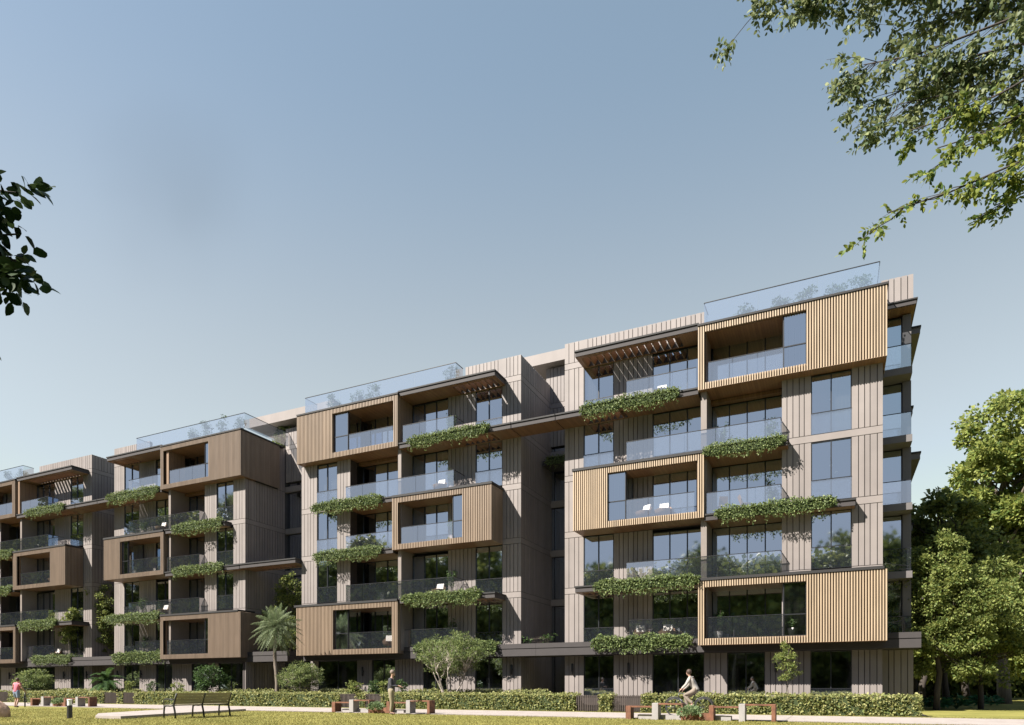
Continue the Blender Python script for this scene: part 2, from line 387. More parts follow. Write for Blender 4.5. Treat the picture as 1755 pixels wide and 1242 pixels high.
def slatbox(xin, xout, zb, zt, op_a, op_b, sw, parent, inner_back=35.34, side_back=None, side_face=None, label=None, recess=35.78, sm='slat'):
    """timber-slatted box bay: xin/xout outer edges, opening op_a..op_b, side window op_b..sw behind the slats' plane"""
    xa, xb = sorted((xin, xout)); oa, ob = sorted((op_a, op_b)); fr = .33
    b = MB(); y0 = YB+.085; back = inner_back
    # shell: front backing sheets around the opening, floor, roof, end walls
    b.box(xa+.02, oa, y0, y0+.10, zb+.02, zt-.02) if oa-xa > .05 else None
    b.box(ob, xb-.02, y0, y0+.10, zb+.02, zt-.02)
    b.box(oa, ob, y0, y0+.10, zt-fr, zt-.02); b.box(oa, ob, y0, y0+.10, zb+.02, zb+fr)
    b.box(xa+.04, xb-.04, y0+.10, back, zt-fr+.06, zt-.02); b.box(xa+.04, xb-.04, y0+.10, back, zb+.03, zb+fr-.02)
    sh = b.build('balcony_box', M['slatback'], parent, world=True, label=label)
    # slats: front, then outer ends
    s = MB(); pitch = .113; n = int((xb-xa)/pitch); pitch = (xb-xa-.058)/n
    for i in range(n+1):
        x = xa + i*pitch; xm = x+.029
        if oa < xm < ob:
            s.box(x, x+.058, YB, y0-.002, zt-fr+.01, zt); s.box(x, x+.058, YB, y0-.002, zb, zb+fr-.01)
        else: s.box(x, x+.058, YB, y0-.002, zb, zt)
    s.build('slat_screen', M[sm], sh, world=True)
    for (xe, sg) in ((xa, -1), (xb, 1)):
        yb_ = side_back if (side_face == sg and side_back) else back-.06
        e = MB(); L = yb_-y0-.01; m = int(L/.113)
        e.mat(1).box(xe+(.02 if sg < 0 else -.04), xe+(.04 if sg < 0 else -.02), y0+.1, yb_, zb+.02, zt-.02)
        for i in range(m):
            yy = y0+.02+i*L/m
            e.mat(0).box(xe if sg < 0 else xe-.02, xe+.02 if sg < 0 else xe, yy, yy+.075, zb, zt)
        e.build('end_cladding', [M[sm], M['slatback']], sh, world=True)
    # timber soffits outside (underneath) and inside (ceiling), timber reveals
    c = MB(); c.box(xa+.03, xb-.03, YB+.03, back, zb, zb+.025)
    c.box(oa, ob, y0+.11, recess, zt-fr+.02, zt-fr+.055)
    if recess > back+.1: c.box(xin if False else xa+.05, xb-.05, back, back+.001+(.44), zb, zb+.02) if False else None
    c.build('soffit', M['ceil'], sh, world=True)
    r = MB(); jx = oa if abs(oa-xin) < abs(ob-xin) else ob
    sgn = -1 if jx == oa else 1
    r.box(jx, jx+sgn*.03, YB+.085, back, zb+fr-.01, zt-fr+.02)
    r.build('jamb_lining', M['ply'], sh, world=True)
    # side window flush near the front of the box, with its return
    swa, swb = sorted((sw, ob if jx == oa else oa))
    w = MB(); yw = YB+.18; f = .04; z0 = zb+fr; z1 = zt-fr+.02; zm = z0+1.0
    w.box(swa, swa+f, yw-.03, yw+.04, z0, z1); w.box(swb-f, swb, yw-.03, yw+.04, z0, z1)
    w.box(swa+f, swb-f, yw-.03, yw+.04, zm-.02, zm+.03); w.box(swa+f, swb-f, yw-.03, yw+.04, z1-f, z1); w.box(swa+f, swb-f, yw-.03, yw+.04, z0, z0+f)
    nearx = sw
    w.box(nearx-.02, nearx+.02, yw+.04, yw+.08, z0, z1)
    w.box(nearx-.02, nearx+.02, back-.1, back-.06, z0, z1)
    wo = w.build('side_window', M['metal'], parent, world=True)
    g = MB(); g.add([(swa+f, yw, z0+f), (swb-f, yw, z0+f), (swb-f, yw, z1-f), (swa+f, yw, z1-f)], [(0, 1, 2, 3)]); g.add([(nearx, yw+.08, z0), (nearx, back-.1, z0), (nearx, back-.1, z1), (nearx, yw+.08, z1)], [(0, 1, 2, 3)])
    g.build('pane', M['pane'], wo, world=True)
    # balustrade inside the opening
    aa = jx; railing([(aa-sgn*.12, YB+.2), (sw, YB+.2)] if abs(aa-sw) > .3 else [(oa, YB+.2), (ob, YB+.2)], zb+fr-.02, parent)
    return sh

def ivy(x0, x1, z, seed, label, per=560, yf=33.86):
    rng = np.random.default_rng(seed); x0, x1 = sorted((x0, x1)); L = x1-x0; n = int(per*L)
    t = thing('trailing_plant', ((x0+x1)/2, yf+.15, z), label, 'hanging plant', 'trailing plants along the balcony edges')
    x = rng.uniform(x0, x1, n)
    kx = rng.uniform(.75, 1.2); ls_ = rng.uniform(.072, .098)
    # mound cross-section with ragged hanging skirt
    hang = kx*(.38+.22*np.abs(np.sin(x*1.1+seed))+.14*np.abs(np.sin(x*5.1+seed*2)))
    top = .29+.07*np.sin(x*2.3+seed)+.05*np.sin(x*6.7+seed)
    u = rng.uniform(0, 1, n)
    skirt = u < .68
    y = np.where(skirt, yf-.09-rng.uniform(0, .20, n)*1.0, yf-.12+rng.uniform(0, .38, n))
    zz = np.where(skirt, z+.22-(hang+.22)*rng.uniform(0, 1, n), z+top*rng.uniform(.5, 1.0, n))
    e = np.minimum(x-x0, x1-x)/.35; e = np.clip(e, .45, 1); zz = z+(zz-z)*e
    P = np.stack([x, y, zz], 1)
    # straggling tendrils
    k = int(L*2.2); extra = []
    for i in range(k):
        xs = rng.uniform(x0, x1); ln = rng.uniform(.15, .45)
        for j in range(int(ln/.035)): extra.append((xs+rng.normal()*.025, yf-.08+rng.normal()*.03, z-.36-j*.035))
    if extra: P = np.concatenate([P, np.array(extra)])
    leafmesh('foliage', P, ls_, M['ivy'], t, world=True, rng=rng, aspect=.8, up=.2, droop=.5)
    c = MB(); c.box(x0+.12, x1-.12, yf-.07, yf-.005, z-.30, z+.08); c.box(x0+.12, x1-.12, yf-.07, yf+.17, z+.012, z+.14)
    c.build('planter_trough', M['hedgecore'], t, world=True)
    return t

def building(c):
    s = c['s']; w = c['w']; p = c['p']; f = c['f']
    root = thing('apartment_block', ((w[0]+p[3])/2, W, 0), c['label'], 'apartment block', 'row of apartment blocks')
    lo, hi = sorted((w[0], p[3]))
    # body
    b = MB(); b.box(lo+.02, hi-.02, 36.0, 48, 0, 18.85)
    b.mat(1).box(lo+.02, hi-.02, 35.36, 47.9, 18.86, 18.9)
    for k in range(1, 7): b.mat(0).box(lo+.04, hi-.04, 35.4, 35.99, ZL[k]-.16, ZL[k]-.02)
    b.build('building_core', [M['core'], M['roof']], root, world=True)
    # walls
    clad(w[0], w[1], W, 2.84, 20.2, root)
    clad(w[2], w[3], W, 2.84, 18.86, root)
    clad(w[1], c['par'], W, 18.92, 20.2, root, name='parapet', depth=.25)
    clad(p[0], p[1], V_, 3.3, 15.62, root); clad(p[2], p[3], V_, 3.3, 15.62, root)
    clad(p[0], p[3], W, 15.8, 18.88, root)
    # bands under/over the projecting window
    for k in (4, 3, 2):
        bb = MB(); bb.box(p[1], p[2], V_-.002, 35.3, ZL[k]-.155, ZL[k]+(.155 if k == 4 else .02))
        bb.build('floor_band', M['band'], root, world=True)
    # fin walls between the two balconies
    for (za, zb_) in ((3.4, 6.1), (6.45, 9.3), (9.6, 12.45), (12.7, 15.5)):
        m = MB(); m.box(f[0], f[1], 34.12, 35.7, za-.1, zb_+.2); m.build('fin_wall', M['fin'], root, world=True)
    m = MB(); m.box(f[0], f[1], 33.95, 35.34, 15.75, 18.6); m.build('fin_wall', M['ply'], root, world=True)
    # windows
    zt = lambda k: (ZL[k+1]-.33 if k < 6 else 18.6)
    for k in range(1, 6):
        window(w[1], w[2], W+.03, ZL[k]+(.17 if k in (4,) else .02), ZL[k+1]-.17, 2, root)
        if k != 3: window(w[3], f[0] if k != 5 else f[0], W+.06, ZL[k]+.02, ZL[k+1]-.33, 3, root, guard=False, name='balcony_door')
        else: window(w[3], f[0], W+.06, ZL[k]+.3, ZL[k+1]-.42, 3, root, guard=False, name='balcony_door')
        if k in (2, 3, 4): window(p[1], p[2], V_+.05, ZL[k]+.16, ZL[k+1]-(.17 if k < 4 else .2), 2, root)
        window(f[1], p[0]-s*.0, 35.74, ZL[k]+.02, ZL[k+1]-.33, 4, root, guard=False, name='balcony_door')
    # timber boxes
    T, D, L = c['top'], c['mid'], c['low']
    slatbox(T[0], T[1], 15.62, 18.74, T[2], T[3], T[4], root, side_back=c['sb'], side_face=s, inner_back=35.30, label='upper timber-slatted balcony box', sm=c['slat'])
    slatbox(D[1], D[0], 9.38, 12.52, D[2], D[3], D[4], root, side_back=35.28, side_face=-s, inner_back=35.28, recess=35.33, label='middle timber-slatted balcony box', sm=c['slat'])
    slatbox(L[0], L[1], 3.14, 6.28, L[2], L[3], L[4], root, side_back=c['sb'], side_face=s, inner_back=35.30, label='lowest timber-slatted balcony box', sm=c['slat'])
    # slabs and canopies
    lv = c['lv5']; lv6 = c['lv6']
    slab(c['can'], T[0]-s*.02, 6, root, louver=lv6, name='roof_canopy', zz=18.95, tilt=.145 if s > 0 else .04)
    e = MB(); a, d = sorted((T[0], T[1]+s*.0)); e.box(a-.02, d+.05, YB-.04, c['capb'], 18.745, 18.84); e.build('box_cap', M['cap'], root, world=True)
    slab(c['s5'], T[0]-s*.02, 5, root, louver=lv, zz=15.80)
    slab(D[1]+s*.02, c['s4'], 4, root, yb=34.44) 
    q = MB(); q.box(f[1]+s*.01, p[0], 34.45, 35.7, ZL[4]-.33, ZL[4]); q.build('balcony_floor', M['ceil'], root, world=True)
    e = MB(); e.box(D[0]-s*.05, D[1], YB-.04, 35.3, 12.53, 12.66); e.build('box_cap', M['cap'], root, world=True)
    slab(D[1]+s*.02, c['s3'], 3, root, yb=34.44)
    q = MB(); q.box(f[1]+s*.01, p[0], 34.45, 35.7, ZL[3]-.33, ZL[3]); q.build('balcony_floor', M['ceil'], root, world=True)
    slab(c['can'], L[0]-s*.02, 2, root, louver=lv, zz=6.44)
    e = MB(); a, d = sorted((L[0], p[3]+s*.02)); e.box(a, d, YB-.04, 35.3, 6.29, 6.42); e.build('box_cap', M['cap'], root, world=True)
    for za, zb_ in ((6.1, 6.41), (15.45, 15.6)): q = MB(); q.box(f[1]+s*.01, p[0], 35.31, 35.7, za, zb_); q.build('balcony_floor', M['ceil'], root, world=True)
    # ground-level canopy
    pc = MB(); a, d = sorted(c['pod'])
    pc.mat(0).box(a, d, V_, 36.3, 2.83, 3.22); pc.mat(1).box(a, d, V_+.05, 36.3, 3.22, 3.26); pc.mat(0).box(a, d, V_-.02, 36.3, 3.26, 3.52)
    pc.build('entrance_canopy', [M['fascia'], M['cap']], root, world=True)
    # balustrades
    r = c['rl']
    railing([(r, 34.0), (f[0]-s*.2, 34.0)], 15.81, root); railing([(r, 34.0), (r, 35.25)], 15.81, root)
    railing([(r, 34.0), (p0x(c), 34.0), (p0x(c), 34.42)], 12.67, root); railing([(r, 34.0), (r, 35.25)], 12.67, root)
    railing([(D[1]+s*.1, 34.0), (p0x(c), 34.0), (p0x(c), 34.42)], 9.55, root)
    railing([(r, 34.0), (p0x(c), 34.0), (p0x(c), 34.42)], 6.45, root); railing([(r, 34.0), (r, 35.25)], 6.45, root)
    railing([(r, 34.5), (f[0]-s*.0, 34.5)], 3.53, root)
    railing([(c['rr0'], 35.2), (c['rr0'], 34.05), (c['rr1'], 34.05), (c['rr1'], c['rrb'])], 18.9, root, m='railroof', name='roof_railing', gap=2.8)
    # ground floor
    for a, d in c['gw']: clad(a, d, W, 0, 2.82, root, bands=())
    for a, d in c['gd']: window(a, d, W+.08, .02, 2.82, 2, root, guard=(abs(a-w[1]) < .15 or abs(a-p[1]) < .4))
    return root
def p0x(c): return c['p'][0]-c['s']*.02

GRP = 'row of apartment blocks'
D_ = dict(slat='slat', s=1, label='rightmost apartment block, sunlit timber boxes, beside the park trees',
    w=[-13.56, -12.46, -10.74, -8.64], f=[-5.94, -5.66], p=[-2.24, -.98, .72, 1.96],
    top=(-6.02, 2.09, -5.69, -1.15, -2.15), mid=(-12.52, -5.75, -6.11, -10.66, -9.69), low=(-6.02, 2.09, -5.69, -1.15, -2.15),
    par=-5.9, sb=35.9, capb=34.6, can=-12.44, s5=-13.56, s4=-1.95, s3=.85, lv5=(-12.2, -9.9), lv6=(-12.2, -7.0),
    pod=(-14.95, 3.44), rl=-9.67, rr0=-5.77, rr1=1.82, rrb=36.5,
    gw=[(-13.56, -12.46), (-10.74, -8.64), (-5.98, -4.86), (-3.07, -1.03), (.74, 1.99)], gd=[(-12.46, -10.74), (-8.64, -5.98), (-4.86, -3.07), (-1.03, .74)])
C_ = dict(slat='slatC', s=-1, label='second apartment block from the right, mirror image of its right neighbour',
    w=[-16.25, -17.44, -19.22, -21.1], f=[-23.70, -23.93], p=[-27.84, -28.88, -30.56, -31.85],
    top=(-23.76, -31.65, -24.1, -28.7, -27.59), mid=(-17.4, -24.14, -23.76, -19.32, -20.01), low=(-23.76, -31.7, -24.15, -28.68, -27.59),
    par=-19.9, sb=35.9, capb=34.6, can=-17.24, s5=-16.25, s4=-29.4, s3=-29.4, lv5=(-19.9, -17.5), lv6=(-20.2, -17.5),
    pod=(-31.7, -14.96), rl=-19.95, rr0=-31.19, rr1=-19.85, rrb=34.9,
    gw=[(-16.25, -17.44), (-19.26, -21.15), (-22.9, -24.99), (-26.8, -27.96), (-31.2, -31.85)], gd=[(-17.44, -19.26), (-21.15, -22.9), (-24.99, -26.8), (-27.96, -31.2)])
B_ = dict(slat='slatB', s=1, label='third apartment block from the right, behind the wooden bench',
    w=[-52.21, -51.0, -49.2, -47.3], f=[-44.30, -44.08], p=[-40.93, -39.75, -38.09, -36.95],
    top=(-44.77, -36.71, -44.45, -39.86, -40.33), mid=(-51.25, -44.48, -44.83, -49.3, -48.6), low=(-44.8, -36.72, -44.45, -39.86, -40.33),
    par=-48.0, sb=37.44, capb=37.9, can=-51.04, s5=-52.21, s4=-38.3, s3=-36.95, lv5=(-50.8, -48.6), lv6=(-50.8, -48.5),
    pod=(-53.65, -33.1), rl=-48.6, rr0=-47.77, rr1=-36.6, rrb=38.2,
    gw=[(-52.28, -51.06), (-49.18, -47.29), (-45.45, -43.35), (-41.57, -40.55), (-38.1, -36.95)], gd=[(-51.06, -49.18), (-47.29, -45.45), (-43.35, -41.57), (-40.55, -38.1)])
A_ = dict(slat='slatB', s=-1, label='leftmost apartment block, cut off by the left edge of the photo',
    w=[-55.05, -56.15, -57.86, -60.02], f=[-62.62, -62.85], p=[-66.4, -67.5, -69.2, -70.5],
    top=(-63.04, -70.6, -63.42, -68.0, -67.0), mid=(-56.14, -63.33, -62.74, -58.18, -58.41), low=(-63.0, -70.6, -63.35, -68.0, -67.0),
    par=-62.2, sb=35.9, capb=34.6, can=-55.45, s5=-55.05, s4=-68.3, s3=-68.3, lv5=(-58.6, -56.3), lv6=(-62.0, -56.2),
    pod=(-72, -53.66), rl=-58.7, rr0=-70.2, rr1=-62.3, rrb=34.9,
    gw=[(-55.05, -56.04), (-57.86, -60.02), (-65.79, -67.95)], gd=[(-56.04, -57.86), (-60.02, -65.79)])
bD, bC, bB, bA = [building(c) for c in (D_, C_, B_, A_)]

# side walls that face right, in shade
clad(W+.04, 40.0, -16.25, 0, 20.2, bC, axis='y', name='side_wall', depth=.3)
clad(V_+.04, 38.2, -36.95, 0, 15.6, bB, axis='y', name='side_wall', depth=.3)
clad(37.5, 38.2, -36.95, 15.62, 18.88, bB, axis='y', name='side_wall', depth=.3)
clad(W+.04, 42.0, -55.05, 0, 20.2, bA, axis='y', name='side_wall', depth=.3)
q = MB(); q.box(-36.9, -33.2, YB+.3, 38.2, 18.86, 18.98) if False else None

# right end of the rightmost block: shaded side wing with stacked balconies
clad(2.0, 3.3, 36.2, 18.92, 20.2, bD, bands=(), name='parapet', depth=.25)
clad(36.45, 47.5, 3.3, 18.92, 20.2, bD, bands=(), axis='y', name='parapet', depth=.25)
e = MB(); e.mat(0).box(2.0, 3.4, 35.9, 47.9, 18.66, 18.86); e.mat(1).box(1.98, 3.45, 35.85, 47.95, 18.86, 18.92); e.mat(2).box(2.0, 3.36, 35.95, 47.8, 18.63, 18.66)
e.build('roof_canopy', [M['fascia'], M['cap'], M['ceil']], bD, world=True)
clad(2.0, 3.3, 36.2, 0, 2.82, bD, bands=(), name='wall')
m = MB(); m.box(2.0, 3.25, 36.9, 47.5, 0, 18.6); m.build('building_core', M['core'], bD, world=True)
for k in range(1, 6):
    z = ZL[k]
    m = MB(); m.box(1.99, 3.22, 35.75, 36.85, z-.32, z); m.build('balcony_slab', M['sidegrey'], bD, world=True)
    m = MB(); m.box(2.9, 3.25, 36.6, 36.89, z, ZL[k+1]-.33); m.build('corner_column', M['sidegrey'], bD, world=True)
    window(2.0, 2.9, 36.8, z+.02, ZL[k+1]-.33, 1, bD, guard=False)
    railing([(2.02, 35.8), (3.18, 35.8), (3.18, 36.5)], z, bD)
    if k < 5: pass
for z, xx in ((18.9, 3.82), (15.0, 3.5), (12.7, 3.82), (9.2, 3.5), (6.3, 3.82)):
    m = MB(); m.mat(0).box(3.26, xx, 38.7, 44.5, z-.36, z-.08); m.mat(1).box(3.26, xx+.04, 38.65, 44.55, z-.08, z)
    m.build('side_canopy', [M['sidegrey'], M['cap']], bD, world=True)

# stair towers set back between the blocks
def link_tower(xl, xr, y, zt, label, vis_l, bridge=None, openl=None, wtop=21.3):
    root = thing('stair_tower', ((xl+xr)/2, y+3, 0), label, 'building', 'stair towers between the apartment blocks')
    b = MB(); b.box(xl, xr, y+.35, y+8, 0, 18.7); b.build('building_core', M['core'], root, world=True)
    wl = xr-1.6
    # grid of dark windows with grey floor bands
    for k in range(0, 6):
        z0 = ZL[k]+.2 if k else .05
        window(xl+.05, xr-.05, y+.2, z0, ZL[k+1]-.2, 2, root, guard=False)
    for k in range(1, 6): fb = MB(); fb.box(xl, xr, y, y+.34, ZL[k]-.2, ZL[k]+.2); fb.build('floor_band', M['band'], root, world=True)
    fb = MB(); fb.box(xl, xl+.5, y-.02, y+.3, 0, 18.7); fb.build('pier', M['band'], root, world=True)
    clad(openl, xr, y, 16.3, wtop, root, bands=(6,), name='wall', depth=.3)
    m = MB(); m.box(xl-2.5, xr+.1, y-.55, y+7, zt-.68, zt); m.build('roof_slab', M['band'], root, world=True)
    m = MB(); m.box(xl-2.3, openl, y+2.5, y+7, 18.7, zt-.7); m.build('roof_room', M['core'], root, world=True)
    return root
tDC = link_tower(-18.5, -13.6, 39.8, 22.1, 'stair tower in the narrow gap beside the rightmost block', 0, openl=-16.55)
tCB = link_tower(-37.5, -32.0, 38.25, 21.4, 'stair tower in the wide gap behind the palm', 0, openl=-36.9, wtop=20.3)
m = MB(); m.box(-36.9, -31.9, 40.8, 45, 18.7, 20.7); m.build('roof_room', M['core'], tCB, world=True)
m = MB(); m.box(-36.95, -31.9, 38.2, 38.24, 19.1, 20.4)
tBA = thing('stair_tower', (-53.6, 43, 0), 'stair tower in the gap behind the slender tree', 'building', 'stair towers between the apartment blocks')
m = MB(); m.box(-55, -52.3, 42.1, 48, 0, 20.0); m.build('building_core', M['core'], tBA, world=True)
clad(-55.0, -52.3, 42.05, 0, 20.0, tBA, depth=.3)
# bridge canopies linking block to block
for (xa, xb, k, root, lab, lv) in ((-16.2, -13.6, 5, tDC, None, None), (-55.0, -52.26, 5, tBA, None, None), (-36.9, -31.9, 3, tCB, None, (-35.6, -32.5))):
    slab(xa, xb, k, root, zz=ZL[k]+.02, name='bridge_canopy', louver=lv)
# roof railing pieces of the stair tower terrace


# ------------------------------------------------------------------ trailing plants
IV = [(-12.14, -6.9, 5, 'ivy strip on the top balcony edge of the rightmost block'),
 (-5.77, -2.0, 4, 'short ivy strip between the two box levels of the rightmost block'),
 (-5.22, .12, 3, 'ivy strip running to the right windows of the rightmost block'),
 (-11.34, -5.95, 2, 'ivy strip left of the lowest timber box of the rightmost block'),
 (-11.69, -6.4, 1, 'ivy strip on the ground canopy behind the cyclist'),
 (-22.97, -17.5, 5, 'ivy strip at the top right of the second block from the right'),
 (-30.38, -24.85, 4, 'upper left ivy strip of the second block from the right'),
 (-30.23, -24.85, 3, 'lower left ivy strip of the second block from the right'),
 (-23.4, -18.0, 2, 'ivy strip below the middle box of the second block from the right'),
 (-22.93, -17.26, 1, 'ivy strip on the ground canopy behind the many-stemmed tree'),
 (-52.4, -44.9, 5, 'ivy strip beside the top box of the block behind the bench'),
 (-43.4, -38.4, 4, 'ivy strip under the top box of the block behind the bench'),
 (-43.4, -38.3, 3, 'ivy strip level with the bridge canopy, block behind the bench'),
 (-51.0, -44.9, 2, 'ivy strip below the middle box of the block behind the bench'),
 (-51.0, -45.0, 1, 'ivy strip on the ground canopy of the block behind the bench'),
 (-61.5, -56.2, 5, 'ivy strip on the top balcony of the leftmost block'),
 (-68.3, -63.4, 4, 'ivy strip cut by the left photo edge, upper one'),
 (-68.3, -63.5, 3, 'ivy strip cut by the left photo edge, lower one'),
 (-62.4, -57.2, 2, 'ivy strip under the middle box of the leftmost block'),
 (-61.6, -56.2, 1, 'ivy strip on the ground canopy of the leftmost block')]
for i, (a, b_, k, lab) in enumerate(IV):
    if a < -52: a = a+1.6 if k == 5 and a < -52 and a > -53 else a
    ivy(a, b_, ZL[k] if k > 1 else 3.52, 11+i, lab, per=560 if a > -32 else 400, yf=33.86 if k > 1 else 34.43)

# ------------------------------------------------------------------ vegetation kit
def limb(mb, a, b, r0, r1, rng, seg=5, wob=.08, n=6):
    a = np.array(a, float); b = np.array(b, float); L = np.linalg.norm(b-a)
    pts = []; off = np.zeros(3)
    for i in range(seg+1):
        t = i/seg
        if 0 < i < seg: off = off*.6+rng.normal(size=3)*wob*L*.5
        w = math.sin(math.pi*t)
        pts.append(tuple(a+(b-a)*t+off*w))
    mb.tube(pts, [r0+(r1-r0)*i/seg for i in range(seg+1)], n)
    return pts
def tree(name, loc, label, cat, lobes, trunk_h, r, nleaf, lsize, leafm, barkm, seed, group=None, clump=.35, stems=1, spread=0, limbs=10, trunk_top=None, cdens=1, droop=.25, aspect=.6, nclump=None, lean=(0, 0)):
    """lobes: list of (dx,dy,z,rx,ry,rz) ellipsoids forming the crown"""
    rng = np.random.default_rng(seed)
    t = thing(name, loc, label, cat, group)
    vol = np.array([l[3]*l[4]*l[5] for l in lobes]); vol = vol/vol.sum()
    nc = nclump or int(nleaf/70)
    cs = []
    for i in range(nc):
        l = lobes[rng.choice(len(lobes), p=vol)]
        d = rng.normal(size=3); d /= np.linalg.norm(d); rr = rng.uniform(.15, 1)**.45
        cs.append((l[0]+d[0]*l[3]*rr, l[1]+d[1]*l[4]*rr, l[2]+d[2]*l[5]*rr))
    cs = np.array(cs)
    tb = MB(); zt = trunk_top or np.mean([l[2] for l in lobes])
    heads = []
    for s in range(stems):
        a = 2*math.pi*s/stems+rng.uniform(-.4, .4); base = (math.cos(a)*.12*(stems > 1), math.sin(a)*.12*(stems > 1), -.05)
        top = (math.cos(a)*spread+lean[0], math.sin(a)*spread+lean[1], zt)
        pts = limb(tb, base, top, r*(1 if stems == 1 else .6), r*.3, rng, 7, .04, 8); heads += pts[3:]
    heads = np.array(heads)
    for i in range(min(limbs, nc)):
        c = cs[i]; j = np.argmin(np.linalg.norm(heads*np.array([1, 1, 1.5])-c*np.array([1, 1, 1.1]), axis=1)); h = heads[j]
        if h[2] > c[2]+.3: h = heads[0]
        pts = limb(tb, h, c, r*.38, r*.08, rng, 5, .10, 5)
        for q in range(2):
            c2 = cs[rng.integers(nc)]
            if np.linalg.norm(c2-np.array(pts[3])) < 2.2*max(1, zt/5): limb(tb, pts[3], c2, r*.16, r*.04, rng, 4, .1, 4)
    tb.build('trunk', barkm, t, smooth=True)
    idx = rng.integers(0, nc, nleaf); cl = clump*(1+rng.uniform(-.4, .5, nc))
    d = rng.normal(size=(nleaf, 3)); d /= np.linalg.norm(d, axis=1)[:, None]
    rad = rng.uniform(0, 1, nleaf)**.5
    P = cs[idx]+d*(rad*cl[idx])[:, None]*np.array([1, 1, .62])
    leafmesh('crown', P, lsize, leafm, t, rng=rng, droop=droop, aspect=aspect, up=.5, dirs=d)
    return t

def cylhash(x): return (math.sin(x*12.9898)*43758.5453) % 1

# hedges with gaps for the gates
def hedge(x0, x1, y0, y1, h, seed, label, per=170, ls=.095):
    rng = np.random.default_rng(seed); x0, x1 = sorted((x0, x1)); L = x1-x0
    t = thing('hedge', ((x0+x1)/2, (y0+y1)/2, 0), label, 'hedge', 'clipped hedges in front of the blocks')
    c = MB(); c.box(x0+.07, x1-.07, y0+.07, y1-.07, 0, h-.07); c.build('inner_twigs', M['hedgecore'], t, world=True)
    nf = int(L*h*per*1.15); nt_ = int(L*(y1-y0)*per*.6); ne = int(h*(y1-y0)*per)
    F = np.stack([rng.uniform(x0, x1, nf), y0+rng.normal(size=nf)*.025+.03, rng.uniform(.02, h, nf)], 1)
    F[:, 1] += .03*np.sin(F[:, 0]*3)+.03*np.sin(F[:, 0]*7+F[:, 2]*9)
    Tt = np.stack([rng.uniform(x0, x1, nt_), rng.uniform(y0, y1, nt_), h-.02+rng.normal(size=nt_)*.03], 1)
    Tt[:, 2] += .02*np.sin(Tt[:, 0]*2.1)+.02*np.sin(Tt[:, 0]*5)
    E1 = np.stack([np.full(ne, x1)+rng.normal(size=ne)*.03, rng.uniform(y0, y1, ne), rng.uniform(0, h, ne)], 1)
    E0 = E1.copy(); E0[:, 0] -= L
    P = np.concatenate([F, Tt, E0, E1])
    leafmesh('foliage', P, ls, M['hedge'], t, world=True, rng=rng, aspect=.75, up=.6)
    return t
HY0, HY1 = 28.7, 29.7
hedge(-7.5, 2.85, HY0, HY1, .78, 1, 'clipped hedge behind the cyclist, rightmost', 420)
hedge(-9.4, -8.85, HY0, HY1, .76, 2, 'short piece of hedge between the two right slatted gates', 420)
hedge(-21.2, -10.55, HY0, HY1, .77, 3, 'long clipped hedge behind the standing man, ending at the right slatted gates', 330)
hedge(-22.85, -22.3, HY0, HY1, .76, 4, 'short piece of hedge between the two middle slatted gates', 300)
hedge(-40.5, -23.95, HY0, HY1, .77, 5, 'long clipped hedge behind the wooden bench', 260, .1)
hedge(-42.2, -41.7, HY0, HY1, .76, 6, 'short piece of hedge between the two left slatted gates', 260, .1)
hedge(-54.4, -43.6, HY0, HY1, .77, 7, 'clipped hedge behind the bollard light, left of the gates', 220, .11)
hedge(-66, -55.7, HY0, HY1, .77, 8, 'leftmost clipped hedge, behind the boulder', 200, .11)
hedge(-21.5, -13.2, 31.6, 32.2, .92, 9, 'taller back hedge beside the many-stemmed tree', 260)
hedge(-36.5, -25.0, 31.6, 32.2, .92, 10, 'taller back hedge behind the palm trunk', 220)
hedge(-55, -44.5, 31.6, 32.2, .92, 11, 'taller back hedge behind the tree fern', 180, .11)
# slatted gates / bin screens
def gate(x0, x1, y, label, dark=0):
    t = thing('slatted_gate', ((x0+x1)/2, y, 0), label, 'gate', 'dark slatted gates in the hedge')
    b = MB(); n = int((x1-x0)/.085)
    for i in range(n+1):
        x = x0+(x1-x0-.045)*i/n; b.box(x, x+.045, y-.03, y, .03, .74)
    b.build('slats', M['gate'], t, world=True)
    f = MB(); f.box(x0, x1, y+.002, y+.04, .12, .18); f.box(x0, x1, y+.002, y+.04, .62, .68)
    f.build('rails', M['gate'], t, world=True)
    s = MB(); s.box(x0+.03, x1-.03, y+.35, y+.38, .02, .70); s.build('back_panel', M['gate'], t, world=True)
gate(-10.5, -9.42, HY0+.1, 'dark slatted gate in the right hedge, left one of its pair')
gate(-8.8, -7.56, HY0+.1, 'dark slatted gate in the right hedge, right one of its pair')
gate(-23.9, -22.88, HY0+.1, 'dark slatted gate behind the middle planter, left one of its pair')
gate(-22.27, -21.25, HY0+.1, 'dark slatted gate behind the middle planter, right one of its pair')
gate(-43.54, -42.24, HY0+.1, 'dark slatted gate left of the wooden bench, left one of its pair')
gate(-41.66, -40.58, HY0+.1, 'dark slatted gate left of the wooden bench, right one of its pair')
gate(-55.65, -54.46, HY0+.1, 'dark slatted gate at the left edge behind the boulder')

